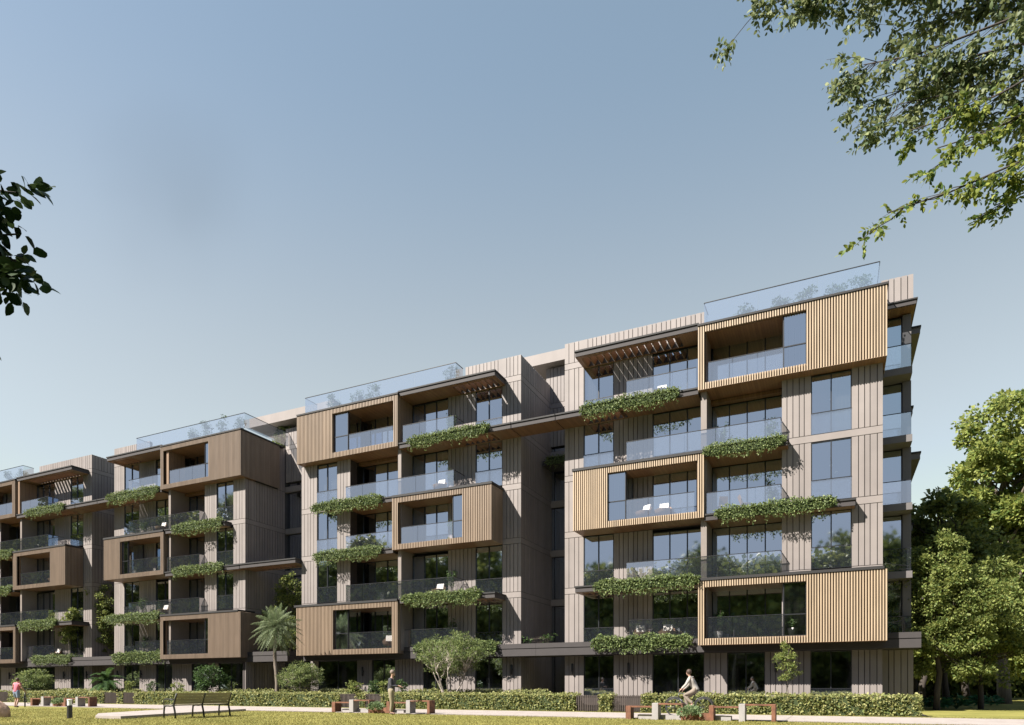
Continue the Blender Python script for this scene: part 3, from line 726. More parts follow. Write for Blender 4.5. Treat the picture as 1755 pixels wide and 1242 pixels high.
# shrubs and trees in front of the blocks
tree('ornamental_tree', (-18.39, 31, 0), 'many-stemmed flat-topped green tree between man and cyclist', 'tree',
     [(-.1, 0, 2.95, 2.0, 1.3, .80), (-1.1, 0, 2.45, .9, .9, .5), (1.2, 0, 2.6, 1.0, .9, .55), (0, 0, 3.5, 1.0, .8, .45), (.9, 0, 3.5, .5, .5, .4), (0, 0, 2.25, 1.35, 1.0, .55)], 1.4, .07, 12000, .10, M['leafL'], M['barkp'], 31, clump=.22, stems=7, spread=.95, limbs=70, trunk_top=1.9, nclump=240, droop=-.35, aspect=.4)
tree('round_shrub', (-28.75, 31, 0), 'broad green shrub right of the palm trunk', 'shrub',
     [(0, 0, 1.6, 1.4, 1.1, .75), (.3, 0, 1.95, 1.0, .8, .7)], 1, .05, 9000, .10, M['leafL'], M['barkp'], 32, clump=.22, stems=6, spread=.5, limbs=40, trunk_top=1.3, nclump=160, droop=-.35, aspect=.4)
tree('small_tree', (-36.35, 31, 0), 'dark airy small tree rising behind the wooden bench', 'tree',
     [(0, 0, 1.8, 1.3, 1.0, .8), (-.3, 0, 1.3, 1.0, .8, .5)], 1, .05, 2600, .12, M['leafD'], M['barkd'], 33, clump=.22, stems=2, spread=.2, limbs=24, trunk_top=1.6, nclump=90)
tree('round_shrub', (-55.34, 31, 0), 'rounded green shrub right of the person in pink', 'shrub',
     [(0, 0, 1.55, 1.45, 1.1, .9), (.2, 0, 1.15, 1.3, 1.0, .5)], 1, .05, 7000, .13, M['leafL'], M['barkp'], 34, clump=.25, stems=5, spread=.4, limbs=24, trunk_top=1.1, nclump=130, droop=-.2, aspect=.45)
for i, (x, lab) in enumerate([(-24.7, 'small leafy bush left of the middle gates'), (-23.4, 'small leafy bush above the middle gates'), (-22.6, 'small leafy bush just left of the standing man'), (-21.5, 'small leafy bush just right of the standing man'),
                 (-44.2, 'small leafy bush above the left gates'), (-42.1, 'small leafy bush left of the bench, against a lit pier'), (-39.4, 'small leafy bush behind the left end of the bench')]):
    tree('small_bush', (x, 31, 0), lab, 'shrub', [(0, 0, 1.2, .36, .36, .28), (.1, 0, .75, .45, .4, .3)], 1, .02, 700, .10, M['pot_leaf' if i % 2 else 'leafA'], M['bark'], 40+i, clump=.13, limbs=8, nclump=22, group='small bushes behind the hedge')
# conifer-like sapling
tree('young_tree', (-1.72, 30.6, 0), 'slim young tree with layered foliage in front of the right pier', 'tree',
     [(-.1, 0, 2.75, .22, .22, .25), (-.15, 0, 2.35, .42, .4, .2), (.0, 0, 2.0, .42, .4, .18), (.3, 0, 1.72, .38, .35, .14), (-.1, 0, 1.5, .3, .3, .13)], 1, .022, 2300, .075, M['leafA'], M['bark'], 50, clump=.13, limbs=22, nclump=60, trunk_top=2.7)
# slender trees on the terrace between the two left blocks
tree('slender_tree', (-55.3, 36.5, 3.5), 'tall slender tree standing on the left terrace against the shaded side wall', 'tree',
     [(-.2, 0, 4.8, 1.5, 1.2, 1.5), (.3, 0, 3.3, 1.3, 1.0, 1.2), (-.8, 0, 2.9, 1.1, 1, .7), (0, 0, 1.4, 1.2, .9, .8)], 1, .07, 11000, .16, M['leafA'], M['bark'], 51, clump=.32, limbs=40, nclump=150, trunk_top=5.2)
tree('slender_tree', (-57.3, 34.9, 3.5), 'paler slender tree just left of the tallest terrace tree', 'tree',
     [(.2, 0, 2.8, .9, .6, .9), (-.3, 0, 1.9, .9, .6, .6), (.3, 0, 3.7, .7, .6, .6)], 1, .05, 4500, .15, M['leafA'], M['barkp'], 52, clump=.25, limbs=20, nclump=50, trunk_top=3.3)
tree('terrace_tree', (-34.9, 36.6, 3.5), 'dense yellow-green tree on the terrace behind the palm', 'tree',
     [(.1, 0, 4.3, 1.1, 1, 1.3), (-.6, 0, 2.7, 1.6, 1, 1.6), (-1.2, 0, 1.2, 1.3, 1, 1.0), (.4, 0, 1.5, 1.0, .9, 1.2)], 1, .08, 8000, .14, M['leafA'], M['bark'], 53, clump=.3, limbs=20, nclump=130, trunk_top=3.8)
tree('roof_bush', (-37.6, 38.9, 18.9), 'bright green bush on the roof terrace beside the stair tower', 'shrub',
     [(0, 0, 1.6, .75, .6, .7), (.2, 0, 2.2, .6, .45, .5), (.1, -.3, .8, .7, .5, .6)], 1, .04, 2600, .13, M['leafL'], M['bark'], 54, clump=.2, limbs=6, nclump=50)
tree('terrace_shrub', (-14.7, 35.6, 3.5), 'low plant on the ground canopy in the dark gap left of the rightmost block', 'plant',
     [(0, 0, .35, .5, .3, .25), (-1.2, 0, .3, .4, .3, .2)], 1, .012, 240, .11, M['pot_leaf'], M['bark'], 55, clump=.14, limbs=8, nclump=24)
ivl = ivy(-16.0, -14.1, 15.0, 77, 'hanging plant in the dark gap left of the rightmost block', per=260, yf=38.4)
m = MB(); m.box(-16.2, -13.7, 38.38, 39.8, 14.7, 15.0); m.build('planter_ledge', M['fascia'], tDC, world=True)

# palm
def palm(loc, h, label):
    rng = np.random.default_rng(5); t = thing('palm_tree', loc, label, 'palm tree')
    b = MB(); pts = [(.10*math.sin(i*.5), 0, h*i/14) for i in range(15)]
    b.tube(pts, [.13-.05*i/14+(.012 if i % 2 else 0) for i in range(15)], 10); b.build('trunk', M['bark'], t, smooth=True)
    V = []; tx, ty, tz = pts[-1]
    LP = []; LD = []; fm = MB()
    for k in range(56):
        az = k*2.399; el = R(86-(k/56)*150); L = rng.uniform(1.2, 1.5)+.55*max(0, math.sin(el))
        dx, dy = math.cos(az), math.sin(az); spine = []
        for j in range(11):
            s = j/10; r_ = L*(math.cos(el)*s+.12*s); z = L*(math.sin(el)*s)-.5*L*s*s*(.5+.5*math.cos(el))
            spine.append((tx+dx*r_, ty+dy*r_, tz+z))
        fm.mat(1).tube(spine, [.016-.0012*j for j in range(11)], 4)
        for j in range(1, 11):
            for q in range(4):
                s = (j-q/4)/10; i0 = max(0, min(9, int(s*10))); fr = s*10-i0; i1 = i0+1
                p = Vector(spine[i0])*(1-fr)+Vector(spine[i1])*fr
                ll = .46*math.sin(math.pi*min(.97, s*.75+.22))*rng.uniform(.8, 1.15)
                tg = (Vector(spine[i1])-Vector(spine[i0])).normalized(); sd = tg.cross(Vector((0, 0, 1)))
                if sd.length < .01: continue
                sd.normalize()
                for sg in (-1, 1):
                    m1 = p+(sd*sg*.75+tg*.6+Vector((0, 0, rng.uniform(-.1, .3)))).normalized()*ll*.5
                    e = m1+(sd*sg*.3+tg*.35+Vector((0, 0, -1.0))).normalized()*ll*.55; wv = tg*.011
                    fm.mat(0).add([p-wv, p+wv, m1+wv, m1-wv, e], [(0, 1, 2, 3), (3, 2, 4)])
    fm.build('crown', [M['palm'], M['bark']], t)
palm((-30.7, 31, 0), 4.75, 'tall feather palm in front of the gap between two blocks')
def treefern(loc, label):
    rng = np.random.default_rng(9); t = thing('tree_fern', loc, label, 'tree fern'); b = MB()
    b.tube([(0, 0, 0), (.05, 0, .8), (.0, 0, 1.9)], [.1, .08, .07], 8); b.build('trunk', M['barkd'], t)
    fm = MB()
    for k in range(46):
        az = k*2.399; L = rng.uniform(1.1, 1.7); dx, dy = math.cos(az), math.sin(az); el = R(62-(k % 9)*13); zb = 1.9-.02*k
        sp = [(dx*L*math.cos(el)*j/9, dy*L*math.cos(el)*j/9, zb+L*math.sin(el)*j/9-.55*L*(j/9)**2) for j in range(10)]
        for j in range(1, 10):
            tg = (Vector(sp[j])-Vector(sp[j-1])).normalized(); sd = tg.cross(Vector((0, 0, 1))).normalized(); ll = .3*math.sin(math.pi*(j/10*.8+.15))
            for sg in (-1, 1):
                for q in (0, .5):
                    p = Vector(sp[j-1])*(q)+Vector(sp[j])*(1-q)
                    fm.add([p-tg*.05, p+tg*.05, p+(sd*sg+tg*.4+Vector((0, 0, -.25))).normalized()*ll], [(0, 1, 2)])
    fm.build('crown', M['leafD'], t)
treefern((-46.74, 31, 0), 'dark feathery tree fern left of the gates')

# park trees on the right
tree('park_tree', (4.35, 37.4, 0), 'leafy tree with a dark leaning trunk just right of the hedge end', 'tree',
     [(.1, 0, 6.0, 1.8, 1.3, 2.0), (-.1, -.2, 4.2, 1.9, 1.1, 1.4), (1.2, 0, 4.5, 1.6, 1.4, 1.4), (.1, 0, 7.6, 1.0, 1.0, 1.0), (-.8, -.2, 3.0, 1.1, .8, .9), (1.0, -.2, 3.1, 1.2, 1.0, .7), (-1.3, 0, 2.4, .7, .7, .6), (2.0, 0, 5.4, .9, .9, .8), (.6, 0, 7.7, .6, .6, .7), (.6, 0, 2.1, 1.6, 1.1, .6)], 1.8, .15, 34000, .135, M['leafA'], M['barkd'], 61, clump=.36, limbs=46, nclump=290, trunk_top=6.3, group='park trees right of the blocks')
tree('park_tree', (6.6, 40.5, 0), 'bushy park tree second from the building, behind the broad-leaved plants', 'tree',
     [(0, 0, 5.2, 2.1, 1.8, 2.3), (1.5, 0, 4.0, 1.8, 1.6, 1.6), (-1.0, 0, 3.6, 1.6, 1.4, 1.4), (.3, 0, 7.3, .9, .9, .9), (2.4, 0, 2.9, 1.1, 1, .8), (.4, 0, 2.0, 2.0, 1.4, .7)], 2, .14, 20000, .165, M['leafA'], M['barkd'], 62, clump=.44, limbs=36, nclump=210, trunk_top=6, group='park trees right of the blocks')
tree('maple_tree', (10.0, 53.5, 0), 'tallest broad park tree at the right edge with a forked pale trunk', 'tree',
     [(1.6, 0, 15.4, 4.6, 4.0, 5.2), (-1.9, 0, 10.5, 3.6, 3.5, 3.4), (3.5, 0, 11, 4.5, 4, 4.5), (-.8, 0, 15.2, 2.2, 2.2, 2.2), (1, 0, 6.6, 4.2, 3.5, 2.0)], 3, .42, 52000, .26, M['leafM'], M['bark'], 63, clump=.72, limbs=60, nclump=330, stems=1, trunk_top=12, group='park trees right of the blocks', droop=.1, aspect=.85)
tree('maple_tree', (5.9, 46, 0), 'darker layered park tree right behind the building corner', 'tree',
     [(-.4, 0, 10.7, 2.2, 2.0, 1.5), (.9, 0, 8.2, 2.4, 2.2, 2.0), (1.8, 0, 5.2, 2.3, 2.2, 2.2)], 3, .2, 16000, .24, M['leafA'], M['barkd'], 64, clump=.6, limbs=36, nclump=120, trunk_top=10, group='park trees right of the blocks', droop=.1, aspect=.8)
# further park trees standing behind, copies of one build
far = tree('woodland_tree', (16, 70, 0), 'far park tree on the right, a mass of green behind the maple', 'tree',
     [(0, 0, 8, 4, 3.6, 4.6), (1.5, 0, 5, 3.5, 3, 3), (-2, 0, 4.6, 3, 3, 2.8)], 3, .3, 14000, .42, M['leafM'], M['barkd'], 65, clump=.8, limbs=30, nclump=150, trunk_top=9, group='distant park trees')
labels_far = ['far park tree glimpsed between the building corner and the first trunk', 'far park tree behind the two nearest park trunks', 'far park tree at the right edge, low between trunks', 'far park tree deep behind the broad-leaved plants', 'far dark tree behind the hedge end', 'far park tree beyond the maple on the right', 'far park tree at the back of the lawn']
for i, (x, y, sc, rz) in enumerate([(6.5, 64, .95, 1), (11, 74, 1.1, 2.2), (17, 60, .9, 3.1), (7.5, 82, 1.25, 4), (4, 75, 1.2, 5), (22, 66, 1.1, .5), (14, 88, 1.4, 1.7)]):
    o = far.copy(); COL.objects.link(o); o.location = (x, y, 0); o.scale = (sc, sc, sc); o.rotation_euler = (0, 0, rz); o['label'] = labels_far[i]
    for ch in list(far.children): c = ch.copy(); COL.objects.link(c); c.parent = o
# undergrowth
rng = np.random.default_rng(3)
P = np.stack([rng.uniform(1, 40, 14000), rng.uniform(86, 92, 14000), rng.uniform(0, 1, 14000)**1.3*6.5], 1)
tag(leafmesh('distant_wood', P, .9, M['leafA'], rng=rng, aspect=.8), 'dark mass of distant woodland closing the view right of the buildings', 'woodland', kind='stuff')
def broadplant(loc, seed, label):
    rng = np.random.default_rng(seed); t = thing('broad_leaved_plant', loc, label, 'plant', 'broad-leaved plants under the park trees')
    n = 130; a = rng.uniform(0, 2*math.pi, n); r_ = rng.uniform(.05, .5, n)
    P = np.stack([np.cos(a)*r_, np.sin(a)*r_, rng.uniform(.15, .55, n)*(1.1-r_*.8)], 1); d = np.stack([np.cos(a), np.sin(a), np.full(n, .2)], 1)
    leafmesh('foliage', P, .30, M['hosta'], t, rng=rng, dirs=d, aspect=.6, up=.9, droop=.15)
    s = MB()
    for i in range(24): s.tube([(0, 0, 0), (math.cos(a[i])*r_[i]*.5, math.sin(a[i])*r_[i]*.5, .2), tuple(P[i])], .008, 4)
    s.build('stems', M['hosta'], t)
for i, (x, y, l) in enumerate([(4.6, 39.2, 'broad-leaved blue-green plant nearest the dark trunk'), (5.5, 40, 'broad-leaved blue-green plant, right one of the near pair'), (7.6, 47, 'broad-leaved plant further back, left of the pale trunk'), (8.4, 48.5, 'broad-leaved plant furthest back, close to the pale trunk')]):
    broadplant((x, y, 0), 70+i, l)

# overhanging branches in the upper right: a tree standing just outside the frame
def sprays(name, trunkpts, sprayset, seed, label, leafm, barkm, lsize, group=None, leaflets=7, extra=None, loc=(0, 0, 0), aspect=.5):
    rng = np.random.default_rng(seed); t = thing(name, loc, label, 'tree', group); tb = MB()
    o = np.array(loc)
    tb.tube([tuple(np.array(p)-o) for p, _ in trunkpts], [r for _, r in trunkpts], 10)
    P = []; Dr = []
    for (a, b, r0, ntw, spread, tw) in sprayset:
        pts = np.array(limb(tb, np.array(a)-o, np.array(b)-o, r0, .006, rng, 8, .05, 6))
        d0 = pts[-1]-pts[0]; d0 /= np.linalg.norm(d0)
        for k in range(ntw):
            s = rng.uniform(.25, 1)*8; i0 = min(7, int(s)); p = pts[i0]*(1-(s-i0))+pts[i0+1]*(s-i0)
            dr = d0*.9+rng.normal(size=3)*np.array([1, .7, .55])*spread; dr[2] -= .25; dr /= np.linalg.norm(dr); L = rng.uniform(.4, 1)*tw
            q = limb(tb, p, p+dr*L, .006, .002, rng, 4, .08, 4)
            q = np.array(q)
            for c in range(int(4+L*6)):
                u = rng.uniform(.3, 1)*4; j = min(3, int(u)); b0 = q[j]*(1-(u-j))+q[j+1]*(u-j)
                rd = dr*.6+rng.normal(size=3)*.7; rd[2] -= .5; rd /= np.linalg.norm(rd); Lr = lsize*rng.uniform(2, 3.4)
                sd = np.cross(rd, rng.normal(size=3)); sd /= np.linalg.norm(sd)
                for m_ in range(leaflets):
                    pp = b0+rd*Lr*(m_//2+1)/(leaflets//2+1); P.append(pp); Dr.append(rd*.7+sd*(1 if m_ % 2 else -1) if m_ < leaflets-1 else rd)
    tb.build('trunk', barkm, t, smooth=True)
    P = np.array(P); Dr = np.array(Dr)
    if extra is not None:
        e, n = extra; e = np.array(e); 
        ii = rng.integers(0, len(e), n); P2 = e[ii, :3]-o+rng.normal(size=(n, 3))*e[ii, 3:4]*.5; P = np.concatenate([P, P2]); Dr = np.concatenate([Dr, rng.normal(size=(n, 3))])
    leafmesh('crown', P, lsize, leafm, t, rng=rng, dirs=Dr, aspect=aspect, up=.3, jit=.3, oval=True)
    return t
sprays('overhanging_tree', [((5.6, 7.6, 0), .2), ((5.5, 7.6, 2.5), .17), ((5.2, 8.0, 5), .14), ((5.0, 8.4, 7.2), .09), ((5.2, 8.6, 9), .04)],
  [((5.0, 8.3, 6.5), (.50, 7.9, 5.95), .03, 26, .26, .7), ((5.0, 8.4, 7.0), (.95, 8.1, 6.6), .026, 24, .3, .65), ((5.1, 8.2, 6.3), (1.5, 8.5, 6.1), .02, 16, .3, .6),
   ((5.0, 8.4, 7.4), (.75, 8.5, 7.15), .026, 22, .3, .65), ((5.0, 8.4, 7.4), (1.7, 8.9, 6.9), .018, 14, .35, .6)],
  81, 'tree whose fine sunlit twigs hang into the upper right of the sky', M['leafO'], M['barkd'], .055, leaflets=11, aspect=.55)
sprays('overhanging_tree', [((6.6, 10.2, 0), .24), ((6.5, 10.2, 4), .2), ((6.0, 10.4, 8), .15), ((5.6, 10.6, 10.5), .1), ((5.5, 10.6, 13), .05)],
  [((5.7, 10.6, 9.0), (.35, 10.1, 9.35), .04, 38, .35, .8), ((5.6, 10.6, 9.8), (-.9, 9.6, 10.2), .045, 40, .30, .8), ((5.6, 10.6, 9.2), (.6, 10.2, 8.9), .04, 38, .4, .8), ((5.6, 10.6, 10.3), (.0, 9.9, 10.3), .04, 50, .4, .9),
   ((5.6, 10.6, 9.5), (1.2, 10.4, 9.9), .04, 46, .5, .9), ((5.7, 10.5, 8.6), (1.5, 10.5, 8.9), .04, 38, .45, .8), ((5.6, 10.5, 10.6), (1.6, 10.4, 10.8), .04, 40, .5, .9), ((5.7, 10.5, 8.3), (2.0, 10.8, 8.5), .03, 26, .4, .7),
   ((5.7, 10.5, 8.4), (.75, 10.0, 8.6), .03, 24, .35, .7)],
  82, 'tree whose dense dark green foliage fills the top right corner', M['leafU'], M['barkd'], .072, leaflets=9)
sprays('overhanging_tree', [((-9.0, 1.2, 0), .16), ((-8.9, 1.3, 2.5), .13), ((-8.6, 1.5, 4.5), .1), ((-8.5, 1.5, 6.5), .05)],
  [((-8.7, 1.4, 4.2), (-4.95, 2.67, 4.14), .025, 30, .22, .36), ((-8.6, 1.5, 4.5), (-5.0, 2.66, 4.42), .02, 24, .22, .34), ((-8.7, 1.4, 4.0), (-4.95, 2.66, 3.96), .02, 24, .22, .34), ((-8.6, 1.5, 5.0), (-5.30, 2.56, 4.95), .015, 9, .25, .28), ((-8.7, 1.4, 3.5), (-5.32, 2.54, 3.52), .015, 8, .25, .22),
   ((-8.7, 1.5, 4.6), (-6.6, 1.6, 5.0), .02, 60, .6, .8), ((-8.7, 1.3, 5.0), (-6.9, .9, 5.3), .02, 60, .6, .8)],
  83, 'tree whose dark oval leaves reach in at the left edge of the sky', M['leafK'], M['barkd'], .085, leaflets=7, aspect=.72)

# tree belt on the camera's side, seen mirrored in the windows
rng = np.random.default_rng(21); Pl = []; tk = MB()
def belt_tree(x, y, h, w, n=5200):
    tk.tube([(x, y, 0), (x+.3, y, h*.4), (x, y+.2, h*.8)], [.4, .3, .12], 6)
    nc = 110; d = rng.normal(size=(nc, 3)); d /= np.linalg.norm(d, axis=1)[:, None]; rr = rng.uniform(.2, 1, nc)**.4
    cs = np.array([x, y, h*.56])+d*rr[:, None]*np.array([w, w*.8, h*.40]); ii = rng.integers(0, nc, n)
    Pl.append(cs[ii]+rng.normal(size=(n, 3))*np.array([.9, .9, .6]))
x = 26
while x > -190:
    h = 18.0 if x > -38 else (20.5+(-38-x)*.10 if x > -86 else 36+(-86-x)*.09)
    belt_tree(x, -15-rng.uniform(0, 4), h*rng.uniform(.84, 1.08), h*.21, 12000 if h < 30 else 20000); x -= h*.22*rng.uniform(.85, 1.2)

belt = thing('tree_belt', (-60, -18, 0), 'belt of trees across the park, seen as dark reflections in the lower windows', 'woodland'); belt['kind'] = 'stuff'
leafmesh('crown', np.concatenate(Pl), .62, M['belt'], belt, world=True, rng=rng, aspect=.9)['kind'] = 'stuff'
n = 70000; U_ = np.stack([rng.uniform(-220, 50, n), rng.uniform(-27, -19, n), rng.uniform(0, 1, n)*12.5], 1)
leafmesh('undergrowth', U_, 1.35, M['belt'], belt, world=True, rng=rng, aspect=.9)['kind'] = 'stuff'
tk.build('trunk', M['barkd'], belt, world=True)['kind'] = 'stuff'

# ------------------------------------------------------------------ ground
def ground_mat():
    m, nt, out = mat('lawn')
    p = N(nt, 'ShaderNodeBsdfPrincipled'); nt.links.new(p.outputs[0], out.inputs[0]); p.inputs['Roughness'].default_value = .9; p.inputs['Specular IOR Level'].default_value = .15
    tc = N(nt, 'ShaderNodeTexCoord'); n1 = N(nt, 'ShaderNodeTexNoise'); n1.inputs['Scale'].default_value = .35; n1.inputs['Detail'].default_value = 8; n1.inputs['Roughness'].default_value = .65
    nt.links.new(tc.outputs['Object'], n1.inputs['Vector'])
    n2 = N(nt, 'ShaderNodeTexNoise'); n2.inputs['Scale'].default_value = 25; n2.inputs['Detail'].default_value = 4; nt.links.new(tc.outputs['Object'], n2.inputs['Vector'])
    cr = N(nt, 'ShaderNodeValToRGB'); e = cr.color_ramp.elements; e[0].position = .35; e[1].position = .65; e[0].color = (.135, .135, .032, 1); e[1].color = (.235, .215, .062, 1)
    nt.links.new(n1.outputs[0], cr.inputs[0])
    mr = N(nt, 'ShaderNodeMapRange'); mr.inputs[3].default_value = .7; mr.inputs[4].default_value = 1.3; nt.links.new(n2.outputs[0], mr.inputs[0])
    # lawn colour darkened on the camera's side to cut bounce; doubles as foreground shade
    sx = N(nt, 'ShaderNodeSeparateXYZ'); nt.links.new(tc.outputs['Object'], sx.inputs[0])
    ma = N(nt, 'ShaderNodeMath', operation='MULTIPLY_ADD'); ma.inputs[1].default_value = 5; nt.links.new(n1.outputs[0], ma.inputs[0]); nt.links.new(sx.outputs[1], ma.inputs[2])
    mm = N(nt, 'ShaderNodeMapRange'); mm.inputs[1].default_value = 12; mm.inputs[2].default_value = 14.5; nt.links.new(ma.outputs[0], mm.inputs[0])
    mg = N(nt, 'ShaderNodeMix', data_type='RGBA'); mg.inputs[6].default_value = (.05, .075, .02, 1); nt.links.new(mm.outputs[0], mg.inputs[0]); nt.links.new(cr.outputs[0], mg.inputs[7])
    vm = N(nt, 'ShaderNodeVectorMath', operation='SCALE'); nt.links.new(mg.outputs[2], vm.inputs[0]); nt.links.new(mr.outputs[0], vm.inputs['Scale']); nt.links.new(vm.outputs[0], p.inputs['Base Color'])
    b = N(nt, 'ShaderNodeBump'); b.inputs['Strength'].default_value = .5; b.inputs['Distance'].default_value = .03; nt.links.new(n2.outputs[0], b.inputs['Height']); nt.links.new(b.outputs[0], p.inputs['Normal'])
    return m
g = MB(); g.add([(-900, -900, 0), (900, -900, 0), (900, 900, 0), (-900, 900, 0)], [(0, 1, 2, 3)])
tag(g.build('ground', ground_mat()), kind='structure')
M['paving'] = surf('pale_paving', (.285, .25, .228), .85, .07, 2.5, dirt=.1, bump=.1)
M['paving2'] = surf('paving_joint', (.20, .175, .16), .85, .1, 8)
g = MB(); x = -95
while x < 60:   # large paving bays with joints
    g.mat(0).box(x+.006, x+2.394, 22.95, 25.1, -.05, .035); g.mat(0).box(x+.006, x+2.394, 25.112, 27.3, -.05, .035); x += 2.4
g.mat(1).box(-95, 60, 22.9, 27.35, -.05, .028)
tag(g.build('path', [M['paving'], M['paving2']]), kind='structure')
g = MB(); g.prism([(-22.0, 15.1), (-24.2, 22.6), (-29.8, 22.85), (-27.0, 20.6), (-25.2, 16.4), (-23.2, 15.0)], -.05, .10)
tag(g.build('paved_terrace', M['paving']), kind='structure')
M['bounce_cut'] = surf('dark_bounce_cut', (.045, .035, .028), .95, .35, 14, bump=.5)
g = MB(); g.box(-72, 3.2, 29.05, 35.28, -.05, .012); tag(g.build('bounce_cut_strip', M['bounce_cut']), kind='structure')  # added dark strip hidden behind the hedge, cuts light bounced onto the facade
# grass blades where the lawn is nearest
rng = np.random.default_rng(8); n = 170000
d = rng.uniform(13.5**.5, 34**.5, n)**2; a = rng.uniform(-.80, .80, n); th = R(25.48)
X = d*(a*math.cos(th)-math.sin(th)); Y = d*(math.cos(th)+a*math.sin(th))
poly = [(-22.0, 15.1), (-24.2, 22.6), (-29.8, 22.85), (-27.0, 20.6), (-25.2, 16.4), (-23.2, 15.0)]; ins = np.zeros(len(X), bool)
for q in range(6):
    (xa, ya), (xb, yb) = poly[q], poly[(q+1) % 6]; cr_ = ((ya > Y) != (yb > Y)) & (X < (xb-xa)*(Y-ya)/(yb-ya+1e-9)+xa); ins ^= cr_
ok = (((Y < 22.85) | ((Y > 27.4) & (Y < 28.7))) & ~ins) & ((X+27.7)**2+(Y-14.1)**2 > .5); X = X[ok]; Y = Y[ok]; n = len(X)
M['grass'] = leafmat('grass_blade', (.12, .13, .032), (.215, .20, .060), .3, .6, c3=(.27, .235, .08))
dv = np.stack([rng.normal(size=n)*.4, rng.normal(size=n)*.4, np.ones(n)], 1)
tag(leafmesh('grass', np.stack([X, Y, np.zeros(n)], 1), .045, M['grass'], rng=rng, dirs=dv, aspect=.22, jit=.5), 'short mown yellow-green grass in the foreground', 'grass', kind='stuff')
g = MB(); g.box(-10, 80, 97, 100, -.05, .6); tag(g.build('far_wall', M['conc']), 'low grey wall far behind the park trees', 'wall')

# ------------------------------------------------------------------ street furniture
def seating(x0, y, label, sc=1.0):
    t = thing('corten_seating', (x0, y, 0), label, 'bench', 'corten and concrete seating along the path')
    def post(xa, xb, h, nm, m):
        b = MB(); b.bbox(xa*sc, xb*sc, 0, .42, 0, h, .006); b.build(nm, m, t)
    post(0, .18, .46, 'post', M['corten']); post(.90, 1.11, .56, 'concrete_block', M['conc']); post(2.75, 2.90, .50, 'post', M['corten'])
    post(3.67, 3.86, .56, 'concrete_block', M['conc']); post(4.64, 4.76, .56, 'post', M['corten'])
    for xa, xb, h in ((.18, .90, .46), (1.11, 1.90, .56), (2.90, 3.67, .48), (3.86, 4.64, .56)):
        b = MB()
        for j in range(4): b.box(xa*sc+.001, xb*sc-.001, .02+j*.1, .10+j*.1, h-.05, h-.003)
        b.build('seat_slats', M['corten'], t)
    b = MB(); b.box(1.86*sc, 1.90*sc+.02, .0, .42, 0, .50); b.box(1.92*sc, 2.75*sc, 0, .03, 0, .24); b.box(1.92*sc, 2.75*sc, .45, .48, 0, .24); b.box(1.93*sc, 2.74*sc, .03, .45, 0, .18)
    b.build('planter_box', M['corten'], t)
    for xa, xb in ((.35, .895), (1.12, 1.85), (2.91, 3.4)): b = MB(); b.box(xa*sc, xb*sc, .25, .55, 0, .16); b.build('base_plinth', M['conc'], t)
    return t
def planterplant(x, y, z, seed, label, r=.42):
    rng = np.random.default_rng(seed); t = thing('planter_plant', (x, y, z), label, 'plant', 'low plants in the corten planters')
    n = 900; d = rng.normal(size=(n, 3)); d /= np.linalg.norm(d, axis=1)[:, None]; d[:, 2] = np.abs(d[:, 2]); rr = rng.uniform(.4, 1, n)[:, None]
    P = d*rr*np.array([r, r*.7, r*.75]); leafmesh('foliage', P, .075, M['silver'], t, rng=rng, dirs=d, aspect=.6, up=.4)
    b = MB()
    for i in range(20): b.tube([(0, 0, 0), tuple(P[i])], .006, 4)
    b.build('stems', M['bark'], t)
seating(-6.4, 22.4, 'corten and concrete seating in front of the cyclist'); planterplant(-4.25, 22.45, .17, 1, 'low silvery plant in the planter in front of the cyclist')
seating(-19.5, 22.9, 'corten and concrete seating by the standing man', 1.04); planterplant(-17.2, 22.95, .17, 2, 'low silvery plant in the planter left of the standing man')
seating(-41.4, 23.0, 'far corten and concrete seating behind the bollard light', 1.12); planterplant(-38.9, 23.05, .17, 3, 'low plant in the far left planter behind the bollard')

# wooden park bench, back towards the camera, two back sections
t = thing('park_bench', (-20.95, 17.35, 0), 'long wooden bench with black metal frames on the lawn', 'bench')
L = 2.35
for j in range(3):
    y = -L/2+j*L/2
    f = MB()
    f.tube([(.30, y, 0), (.26, y, .25), (.20, y, .45), (.27, y, .66), (.36, y, .88)], [.036, .034, .036, .031, .026], 6)
    f.tube([(-.30, y, 0), (-.29, y, .25), (-.27, y, .41), (-.16, y, .44), (.0, y, .43), (.20, y, .45)], [.034, .031, .034, .030, .028, .030], 6)
    f.build('bench_frame', M['black'], t, smooth=True)
    if j == 0:
        a = MB(); a.tube([(-.29, y, .42), (-.30, y, .62), (-.24, y, .67), (.0, y, .67), (.27, y, .66)], [.02, .02, .02, .02, .018], 6); a.build('armrest', M['black'], t, smooth=True)
for j in range(2):
    y0 = -L/2+j*L/2+.03; y1 = y0+L/2-.06
    b = MB()
    for i in range(4):
        zz = .50+i*.098; xo = .20+(zz-.45)*.37
        b.add([(xo-.02, y0, zz), (xo+.012, y0, zz), (xo+.012, y1, zz), (xo-.02, y1, zz), (xo+.015, y0, zz+.088), (xo+.047, y0, zz+.088), (xo+.047, y1, zz+.088), (xo+.015, y1, zz+.088)],
              [(0,3,2,1),(4,5,6,7),(0,1,5,4),(1,2,6,5),(2,3,7,6),(3,0,4,7)])
    b.build('backrest', M['benchwood'], t)
    b = MB()
    for i in range(5): b.box(-.27+i*.095, -.185+i*.095, y0, y1, .440, .480)
    b.build('seat', M['benchwood'], t)
